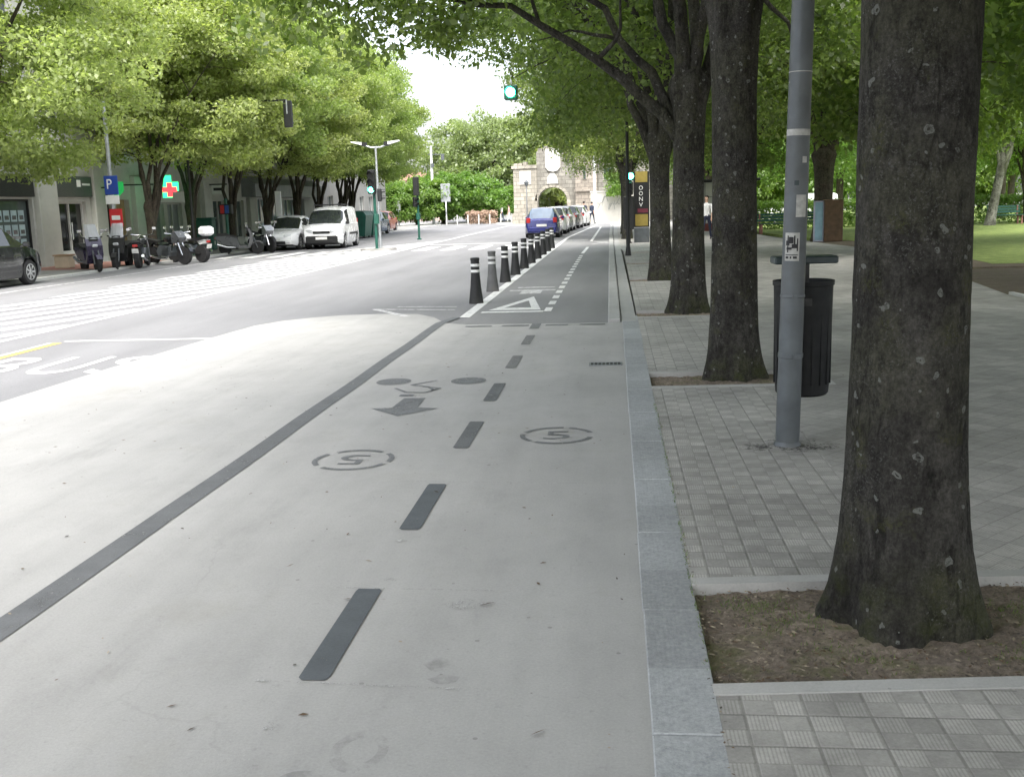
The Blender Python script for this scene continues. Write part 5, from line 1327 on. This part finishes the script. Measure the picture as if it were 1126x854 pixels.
# ------------------------------------------------------------------ people
def person(label, loc, rz, shirt, trousers, stride=.22, hair=m_hair, arms=.12, h=1.72, carry=None):
    s = h / 1.72
    J = {'pelvis': (0, 0, .93), 'chest': (0, .02, 1.25), 'neck': (0, .02, 1.46), 'head0': (0, .03, 1.52), 'head1': (0, .04, 1.62), 'head2': (0, .035, 1.70)}
    E = [('pelvis', 'chest'), ('chest', 'neck'), ('neck', 'head0'), ('head0', 'head1'), ('head1', 'head2')]
    Rr = {'pelvis': .145, 'chest': .155, 'neck': .062, 'head0': .066, 'head1': .088, 'head2': .062}
    for q in (-1, 1):
        d = q * stride; n = 'l' if q < 0 else 'r'
        J.update({'hip' + n: (q * .10, 0, .86), 'kn' + n: (q * .10, d * .55 + .03, .49), 'an' + n: (q * .10, d - .02, .085), 'toe' + n: (q * .12, d + .15, .04)})
        Rr.update({'hip' + n: .095, 'kn' + n: .062, 'an' + n: .042, 'toe' + n: .036})
        E += [('pelvis', 'hip' + n), ('hip' + n, 'kn' + n), ('kn' + n, 'an' + n), ('an' + n, 'toe' + n)]
        a = -q * arms
        J.update({'sh' + n: (q * .185, .02, 1.40), 'el' + n: (q * .235, a * .5, 1.12), 'wr' + n: (q * .245, a + .06, .88), 'ha' + n: (q * .245, a + .09, .80)})
        Rr.update({'sh' + n: .062, 'el' + n: .045, 'wr' + n: .03, 'ha' + n: .036})
        E += [('chest', 'sh' + n), ('sh' + n, 'el' + n), ('el' + n, 'wr' + n), ('wr' + n, 'ha' + n)]
        for k in range(4):
            f = 'f%d' % k + n; J[f] = (q * .245 + (-.0), a + .075 + k * .02, .80 - (.085, .095, .09, .075)[k]); Rr[f] = .009; E.append(('ha' + n, f))
        J['th' + n] = (q * .225, a + .14, .77); Rr['th' + n] = .010; E.append(('ha' + n, 'th' + n))
    names = list(J); me = bpy.data.meshes.new('body')
    me.from_pydata([tuple(c * s for c in J[k]) for k in names], [(names.index(a), names.index(b_)) for a, b_ in E], [])
    o = bpy.data.objects.new('body', me); C.objects.link(o)
    md = o.modifiers.new('skin', 'SKIN'); sub = o.modifiers.new('sub', 'SUBSURF'); sub.levels = sub.render_levels = 1
    if not me.skin_vertices: me.attributes.new('skin', 'FLOAT', 'POINT')
    for k, sv in zip(names, me.skin_vertices[0].data): sv.radius = (Rr[k] * s, Rr[k] * s * (.72 if k in ('pelvis', 'chest') else 1))
    me.skin_vertices[0].data[0].use_root = True
    dg = bpy.context.evaluated_depsgraph_get(); m2 = bpy.data.meshes.new_from_object(o.evaluated_get(dg)); bpy.data.objects.remove(o)
    for q in (m_skin, shirt, trousers, m_black): m2.materials.append(q)
    for p in m2.polygons:
        z = p.center.z / s; x = abs(p.center.x) / s
        p.material_index = 3 if z < .10 else (2 if z < .95 and x < .205 else (1 if z < 1.46 and not (x > .2 and z < 1.05) else 0)); p.use_smooth = True
    t = thing('person', label, 'person', loc, rz)
    b_ = bpy.data.objects.new('body', m2); C.objects.link(b_); b_.parent = t
    hr = MB(); hr.ball((0, .015 * s, 1.655 * s), (.088 * s, .098 * s, .092 * s), 14, 8)
    hr.v = [(x, min(y, .06 * s) if z < 1.68 * s else y, z) for x, y, z in hr.v]; hr.build('hair', hair, t, smooth=True)
    return t
person('person in white shirt and dark trousers walking behind the third trunk', (3.80, 44.2, .0), R(160), m_shirt_w, m_navy, .25, h=1.78)
person('person in dark clothes standing by the far end of parked cars', (-2.35, 83.5, 0), R(20), m_navy, m_navy, .1, h=1.75)
person('second person in dark clothes near the gate, stepping right', (-1.75, 84.2, 0), R(-40), m_jean, m_navy, .2, h=1.7)
person('person in white top walking on the far square', (-10.9, 103, 0), R(120), m_shirt_w, m_jean, .22)
person('person in pink top walking beside the one in white', (-10.1, 102.2, 0), R(100), m_shirt_p, m_shirt_w, .2, h=1.65)
person('small figure in dark clothes left of the two walkers', (-12.0, 104, 0), R(60), m_navy, m_navy, .15)

# ------------------------------------------------------------------ shop building on the left
bd = thing('shop_building', 'long grey building with shops behind the left avenue', 'building', (-19.0, 0, 0))
HOLES = [(26.2, 33.2, .55, 2.3), (34.75, 36.75, .45, 2.22), (38.2, 38.75, .1, 2.5), (39.1, 40.2, .07, 2.3), (41.9, 43.4, .3, 2.15), (43.75, 45.3, .3, 2.15), (45.95, 47.4, .07, 2.65), (48.6, 50.6, .4, 2.3), (51., 53.2, .4, 2.3), (55.0, 59.4, .25, 2.4), (59.8, 64.0, .25, 2.4)]
UP = [(y0, y0 + 1.4, z0, z0 + 1.6) for z0 in (4.6, 7.6, 10.6) for y0 in [22.5 + k * 3.1 for k in range(14)]]
allh = HOLES + UP
def facade(mb, y0, y1, z0, z1, holes, x=0., dep=.22):
    Ys = sorted({y0, y1, *[q for h in holes for q in h[:2]]}); Zs = sorted({z0, z1, *[q for h in holes for q in h[2:]]})
    for i in range(len(Ys) - 1):
        for j in range(len(Zs) - 1):
            cy, cz = (Ys[i] + Ys[i + 1]) / 2, (Zs[j] + Zs[j + 1]) / 2
            if any(h[0] < cy < h[1] and h[2] < cz < h[3] for h in holes): continue
            mb.add([(x, Ys[i], Zs[j]), (x, Ys[i + 1], Zs[j]), (x, Ys[i + 1], Zs[j + 1]), (x, Ys[i], Zs[j + 1])], [(0, 1, 2, 3)])
    for (a, b_, c, d) in holes:
        mb.add([(x, a, c), (x, b_, c), (x, b_, d), (x, a, d), (x - dep, a, c), (x - dep, b_, c), (x - dep, b_, d), (x - dep, a, d)], [(0, 1, 5, 4), (1, 2, 6, 5), (2, 3, 7, 6), (3, 0, 4, 7)])
w = MB(); facade(w, 18, 66, 0, 13.5, allh)
w.add([(0, 66, 0), (-9, 66, 0), (-9, 66, 13.5), (0, 66, 13.5), (0, 18, 0), (-9, 18, 0), (-9, 18, 13.5), (0, 18, 13.5)], [(0, 1, 2, 3), (5, 4, 7, 6), (3, 2, 6, 7), (1, 5, 6, 2)])
w.build('wall', m_wall, bd, fix=False)
def window(h, mat, frame=m_steel, mull=1, name='shop_window', fw=.06):
    a, b_, c, d = h; p = MB()
    p.box((-.17, (a + b_) / 2, c + fw / 2), (.08, b_ - a - .006, fw)); p.box((-.17, (a + b_) / 2, d - fw / 2), (.08, b_ - a - .006, fw))
    for k in range(mull + 2):
        yy = a + fw / 2 + .003 + (b_ - a - fw - .006) * k / (mull + 1); p.box((-.17, yy, (c + d) / 2), (.08, fw, d - c - 2 * fw))
    o = p.build(name, frame, bd)
    p = MB(); p.add([(-.19, a, c), (-.19, b_, c), (-.19, b_, d), (-.19, a, d)], [(0, 1, 2, 3)]); p.build('pane', mat, o, fix=False)
    return o
wn_ = window(HOLES[0], m_glass_shop, m_black, 2)
ps_ = MB()
for i in range(9):
    for j in range(3): ps_.box((-.175, 29.4 + i * .42, .85 + j * .46), (.012, .33, .36))
ps_.build('posters', m_poster, wn_)
for i, j in [(i, j) for i in range(9) for j in range(3)]:
    pr_ = MB()
    pr_.box((-.165, 29.4 + i * .42, .80 + j * .46), (.006, .22, .13))
    pr_.build('poster_print', m_greycar, wn_)
d = window(HOLES[1], glass_mat('dark door glass', (.006, .007, .007), .08), m_trim, 1, 'entrance_door', .07)
p = MB(); p.cyl((-.1, 35.68, .9), (-.1, 35.68, 1.5), .02, n=8); p.cyl((-.1, 35.82, .9), (-.1, 35.82, 1.5), .02, n=8); p.build('handle', m_chrome, d)
window(HOLES[2], m_glass_shop, m_black, 0); window(HOLES[4], m_canopy, m_trim, 1, 'shop_window', .05); window(HOLES[5], m_canopy, m_trim, 1, 'shop_window', .05)
for h in (HOLES[7], HOLES[8]): window(h, m_glass_shop, m_trim, 2)
for h in (HOLES[9], HOLES[10]): window(h, m_glass_teal, m_zinc, 3)
p = MB(); p.add([(-.20, 39.1, .07), (-.20, 40.2, .07), (-.20, 40.2, 2.3), (-.20, 39.1, 2.3)], [(0, 1, 2, 3)]); d = p.build('wooden_door', m_tan, bd, fix=False); p = MB(); p.ball((-.15, 39.3, 1.1), .05); p.build('handle', m_chrome, d)
p = MB(); p.add([(-.20, 45.95, .07), (-.20, 47.4, .07), (-.20, 47.4, 2.65), (-.20, 45.95, 2.65)], [(0, 1, 2, 3)]); d = p.build('cream_panel', m_cream, bd, fix=False); p = MB(); p.box((-.19, 46.8, 1.35), (.012, .34, .8)); p.box((-.19, 46.4, 1.9), (.012, .3, .2)); p.build('posters', m_tan, d)
for (a, b_, zt, mat) in ((33.3, 34.5, 4.0, m_pil), (37.1, 37.95, 4.0, m_pil), (40.4, 41.7, 3.2, m_trim), (47.5, 48.4, 3.2, m_trim), (53.6, 54.7, 2.44, m_pil), (25., 25.9, 4., m_pil)):
    p = MB(); p.cbox((.09, (a + b_) / 2, zt / 2), (.24, b_ - a, zt), .02); p.build('pilaster', mat, bd)
p = MB(); p.cbox((.06, 35.8, 2.74), (.16, 2.5, .72), .01); sg = p.build('shop_sign', m_signband, bd)
p = MB(); p.box((.145, 36.1, 2.85), (.012, .26, .24)); p.box((.145, 36.62, 2.82), (.012, .55, .07)); p.build('logo', m_white_p, sg)
p = MB(); p.cbox((.05, 29.6, 2.72), (.14, 7.2, .70), .01); p.build('shop_sign', m_black, bd)
p = MB(); p.cbox((.05, 43.6, 2.42), (.16, 3.6, .46), .01); p.build('lintel_band', m_white_p, bd)
p = MB(); p.extrude([(-.02, 2.46), (.75, 2.46), (.75, 3.1), (.15, 3.5), (-.02, 3.5)], 'y', 53.0, 65.4); p.build('canopy', m_canopy, bd)
p = MB(); p.cbox((.06, 42, 4.1), (.2, 47.6, .28), .02); p.build('cornice', m_trim, bd)
p = MB(); p.slab([(.005, 34.55), (.5, 34.55), (.5, 37.05), (.005, 37.05)], 0, .24); p.slab([(.005, 34.7), (.25, 34.7), (.25, 36.8), (.005, 36.8)], .24, .44); p.build('step', m_trim, bd)
for h in UP: window(h, m_glass_shop, m_trim, 1, 'window')
t = thing('planter_box', 'small tan box on the pavement by the black car', 'box', (-17.6, 32.3, .07))
p = MB(); p.cbox((0, 0, .2), (.5, .4, .4), .03); p.build('box', m_cream, t); p = MB(); p.box((0, 0, .42), (.54, .44, .04)); p.build('rim', m_tan, t)
# building further along the avenue
b2 = thing('avenue_building', 'darker building behind the far avenue trees', 'building', (-20.5, 0, 0))
h2 = [(y0, y0 + 1.5, z0, z0 + 1.7) for z0 in (1., 4.4, 7.6, 10.8) for y0 in [68.5 + k * 3.2 for k in range(8)]]
w = MB(); facade(w, 67, 94.5, 0, 13, h2); w.add([(0, 67, 0), (-9, 67, 0), (-9, 67, 13), (0, 67, 13), (0, 94.5, 0), (-9, 94.5, 0), (-9, 94.5, 13), (0, 94.5, 13)], [(1, 0, 3, 2), (4, 5, 6, 7), (2, 3, 7, 6)]); w.build('wall', m_slab, b2, fix=False)
bd, keep_bd = b2, bd
for h in h2: window(h, m_glass_shop, m_trim, 1, 'window')
b3 = thing('far_building', 'pale pinkish building glimpsed beyond the bushes', 'building', (-30, 128, 0)); b3.scale = (1, 1, .55)
h3 = [(x0, x0 + 1.2, z0, z0 + 1.6) for z0 in (1., 4., 7.) for x0 in [-7 + k * 2.6 for k in range(6)]]
w = MB(); w.box((0, 4, 4.5), (18, 8, 9)); w.build('wall', pbr('pinkish render', (.52, .40, .35), .85, 0, .1, 1), b3)
for (a, b_, c, d) in h3:
    p = MB(); p.box(((a + b_) / 2, -.02, (c + d) / 2), (b_ - a, .06, d - c)); o = p.build('window', m_trim, b3); p = MB(); p.box(((a + b_) / 2, -.056, (c + d) / 2), (b_ - a - .2, .012, d - c - .2)); p.build('pane', m_glass_shop, o)
p = MB(); p.add([(-9.4, -.4, 9), (9.4, -.4, 9), (9.4, 8.4, 9), (-9.4, 8.4, 9), (-6, 4, 11), (6, 4, 11)], [(0, 1, 5, 4), (2, 3, 4, 5), (1, 2, 5), (3, 0, 4), (3, 2, 1, 0)]); p.build('roof', m_redpave, b3)

# ------------------------------------------------------------------ ruined stone gate at the street's end
gt = thing('stone_gate', 'pale ruined stone gate with arch at the end of the street', 'gate', (0, 92, 0))
def rough_top(mb, x0, x1, z, y0, y1, seed, n=5, m=0):
    rg = random.Random(seed); w = (x1 - x0) / n
    for k in range(n):
        if rg.random() < .75: mb.span((x0 + k * w + .02, y0 + .05, z), (x0 + (k + 1) * w - .06, y1 - .05, z + rg.uniform(.12, .5)))
p = MB(); p.span((-8.65, 0, 0), (-6.62, 1.6, 5.0)); p.span((-8.8, -.12, 0), (-6.63, 1.7, .9)); p.span((-8.8, -.1, 4.7), (-6.6, 1.7, 4.95)); rough_top(p, -8.6, -6.6, 5.0, 0, 1.6, 4); p.build('left_pillar', m_stone, gt)
p = MB(); p.span((-8.1, -.08, 3.35), (-7.1, .1, 4.5)); p.build('plaque', m_plaque, gt)
# arch block: outline with the arch opening cut in
n = 14; pts = [(-4.05, 0.0), (-4.05, 1.9)] + [(-5.3 + 1.25 * math.cos(PI * k / n), 1.9 + 1.15 * math.sin(PI * k / n)) for k in range(1, n)] + [(-6.55, 1.9), (-6.55, 0)]
p = MB()
arch_o = [(-4.05, 0), (-4.05, 1.9)] + pts[2:-2] + [(-6.55, 1.9), (-6.55, 0)]
for k in range(len(arch_o) - 1):
    a, c = arch_o[k], arch_o[k + 1]
    if a[1] < 1.95 and c[1] <= 1.9: continue
    p.add([(a[0], .1, a[1]), (c[0], .1, c[1]), (c[0], .1, 6.1), (a[0], .1, 6.1), (a[0], 1.5, a[1]), (c[0], 1.5, c[1]), (c[0], 1.5, 6.1), (a[0], 1.5, 6.1)], [(0, 1, 2, 3), (5, 4, 7, 6), (0, 4, 5, 1), (3, 2, 6, 7)])
p.span((-4.05, .1, 0), (-3.3, 1.5, 6.1)); p.span((-6.615, .1, 0), (-6.553, 1.5, 6.1)); rough_top(p, -6.5, -3.3, 6.1, .1, 1.5, 9, 7); p.build('arch_block', m_stone_d, gt)
p = MB()
for k in range(n):
    a0, a1 = PI * k / n, PI * (k + .9) / n
    q = [(-5.3 + rr * 1.25 * math.cos(a), 1.9 + rr * 1.15 * math.sin(a)) for rr, a in ((1.01, a0), (1.01, a1), (1.22, a1), (1.22, a0))]
    p.extrude(q, 'y', .0, .3)
p.span((-4.04, -.02, 0), (-3.7, .3, 1.9)); p.build('arch_stones', m_stone, gt)
p = MB(); p.extrude([(-5.85, 6.3), (-4.55, 6.3), (-4.55, 4.75), (-4.8, 4.45), (-5.2, 4.35), (-5.6, 4.45), (-5.85, 4.75)], 'y', -.06, .12); p.build('shield', m_plaque, gt)
p = MB(); p.extrude([(-5.75, 3.35), (-4.75, 3.35), (-4.85, 3.9), (-5.1, 4.25), (-5.45, 4.25), (-5.7, 3.9)], 'y', -.06, .12); p.build('crest', m_plaque, gt)
rb = thing('gate_building', 'weathered stone building with slit window right of the gate', 'building', (0, 91, 0))
p = MB(); p.span((-3.28, .6, 0), (-1.4, 4, 5.7)); p.span((-3.4, .45, 2.6), (-1.38, .61, 2.8)); p.build('corner_tower', m_brick, rb)
p = MB(); p.span((-1.38, 1.0, 0), (7, 5, 5.6)); p.span((-1.45, .85, 5.2), (7.1, 5, 5.4)); rough_top(p, -3.2, -1.5, 5.7, .7, 3, 5, 4); rough_top(p, -1.3, 7, 5.61, 1.05, 3, 6, 14); p.build('wall', m_stone_d, rb)
for (x0, x1, z0, z1) in ((-2.65, -2.3, 3.6, 4.8), (-.9, .1, 3.5, 4.6), (.5, 1.4, 3.5, 4.6)):
    yy = .6 if x0 < -1.5 else 1.0
    p = MB(); p.box(((x0 + x1) / 2, yy - .02, (z0 + z1) / 2), (x1 - x0, .08, z1 - z0)); o = p.build('window', m_stone, rb); p = MB(); p.box(((x0 + x1) / 2, yy - .07, (z0 + z1) / 2), (x1 - x0 - .14, .012, z1 - z0 - .14)); p.build('pane', m_glass_shop, o)
t = thing('low_wall', 'pale low wall with dark scrawled graffiti before the gate building', 'wall', (0, 88, 0))
p = MB(); p.span((-1.9, 0, 0), (4, .35, 2.45)); p.span((-1.95, -.04, 2.45), (4.05, .39, 2.58)); p.build('wall', m_plaque, t)
rg = random.Random(8); p = MB()
for k in range(4):
    x = -1.2 + k * .5; z = 1.5 + rg.uniform(-.3, .4)
    p.tube([(x + .25 * math.cos(a * .9 + k), -.012, z + .28 * math.sin(a * 1.7 + k)) for a in [q * .6 for q in range(10)]], .018, 5)
p.build('graffiti', m_canopy, t)

# ------------------------------------------------------------------ park furniture
t = thing('board_box', 'brown board box with pale blue side panel round park tree', 'box', (7.72, 39.2, 0))
p = MB(); p.cbox((.14, 0, .76), (.66, .4, 1.5), .02); p.build('board', m_wood, t)
p = MB(); p.box((-.36, -.02, .74), (.28, .08, 1.42)); pn = p.build('side_panel', m_bluepan, t)
p = MB()
for z in (.04, 1.44): p.box((-.36, -.03, z), (.34, .1, .05))
for x in (-.52, -.20): p.box((x, -.03, .74), (.045, .1, 1.46))
p.build('frame', pbr('pale lilac frame', (.34, .36, .46), .5), pn)
def bench(label, loc, rz):
    t = thing('park_bench', label, 'bench', loc, rz, 'benches on the park lawn')
    p = MB()
    for k in range(4): p.box((0, -.2 + k * .12, .45), (1.7, .1, .035))
    p.build('seat', m_green, t); p = MB()
    for k in range(3): p.box((0, .27 + k * .03, .6 + k * .13), (1.7, .03, .1))
    p.build('backrest', m_green, t)
    for sx in (-.7, .7):
        p = MB(); p.box((sx, -.16, .21), (.07, .07, .42)); p.box((sx, .2, .21), (.07, .07, .42)); p.box((sx, .02, .40), (.07, .5, .06)); p.box((sx, .29, .64), (.06, .05, .5)); p.build('leg', m_redpave, t)
    return t
bench('dark green bench with reddish legs left of the grey post', (7.4, 49.5, 0), R(5)); bench('dark green bench behind the grey post, farther along the hedge', (9.0, 52., 0), R(-8)); bench('dark green bench at the right end of the lawn', (19.2, 54.2, 0), R(10))
t = thing('park_booth', 'pale park booth with dark roof edge and red base', 'booth', (5.6, 57, 0))
p = MB(); p.cbox((0, 0, 1.45), (3.4, 2.4, 2.1), .02)
p.build('wall', m_trim, t); p = MB(); p.cbox((0, 0, .2), (3.5, 2.5, .4), .02); p.build('base', pbr('dull red base', (.16, .04, .035), .6), t); p = MB(); p.cbox((0, 0, 2.58), (3.8, 2.8, .14), .03); p.build('roof', m_black, t)
p = MB(); p.box((0, -1.205, 1.5), (.03, .012, 2.)); p.box((-.9, -1.205, 1.5), (.03, .012, 2.)); p.box((.9, -1.205, 1.5), (.03, .012, 2.)); p.box((0, -1.206, 1.75), (3.3, .012, .03)); p.build('panel_joints', m_steel, t)

# ------------------------------------------------------------------ camera
F, CX, CY, VPX, VPY, ROLL, H = 1150., 563., 427., 675., 222., .03, 1.65
fy = Vector(((VPX - CX) / F, -(VPY - CY) / F, -1)).normalized()
zz = Vector((1, ROLL, 0)).cross(fy).normalized(); xx = fy.cross(zz)
M3 = Matrix((xx, fy, zz))                      # camera axes -> world axes
cd = bpy.data.cameras.new('camera'); cam = bpy.data.objects.new('camera', cd); C.objects.link(cam)
cam.matrix_world = Matrix.Translation((0, 0, H)) @ M3.to_4x4()
cd.sensor_fit = 'HORIZONTAL'; cd.sensor_width = 36; cd.lens = 36 * F / 1126.
cd.clip_start = .05; cd.clip_end = 2000
scene.camera = cam

# ------------------------------------------------------------------ light
SE, SA = R(58), R(175)          # sun elevation; azimuth measured from +Y towards +X
wd_ = bpy.data.worlds.new('World'); scene.world = wd_; wd_.use_nodes = True
t = wd_.node_tree; bg = t.nodes['Background']
sky = t.nodes.new('ShaderNodeTexSky'); sky.sky_type = 'NISHITA'; sky.sun_disc = False
sky.sun_elevation = SE; sky.sun_rotation = SA; sky.dust_density = 4.; sky.air_density = 1.; sky.ozone_density = 1.
hs = t.nodes.new('ShaderNodeHueSaturation'); hs.inputs['Saturation'].default_value = .38
t.links.new(sky.outputs[0], hs.inputs['Color']); t.links.new(hs.outputs[0], bg.inputs[0]); bg.inputs[1].default_value = .135
sd = bpy.data.lights.new('sun', 'SUN'); sd.energy = 1.5; sd.angle = R(40); sd.color = (1., .97, .92)
so = bpy.data.objects.new('sun', sd); C.objects.link(so)
d = Vector((math.cos(SE) * math.sin(SA), math.cos(SE) * math.cos(SA), math.sin(SE)))
so.rotation_euler = d.to_track_quat('Z', 'Y').to_euler()

vs_ = scene.view_settings; vs_.view_transform = 'Standard'; vs_.look = 'None'; vs_.gamma = 1.; vs_.use_curve_mapping = False
vs_.exposure = 1.9
scene.render.engine = 'CYCLES'
cy_ = scene.cycles; cy_.use_denoising = True; cy_.max_bounces = 8; cy_.transparent_max_bounces = 12; cy_.diffuse_bounces = 4
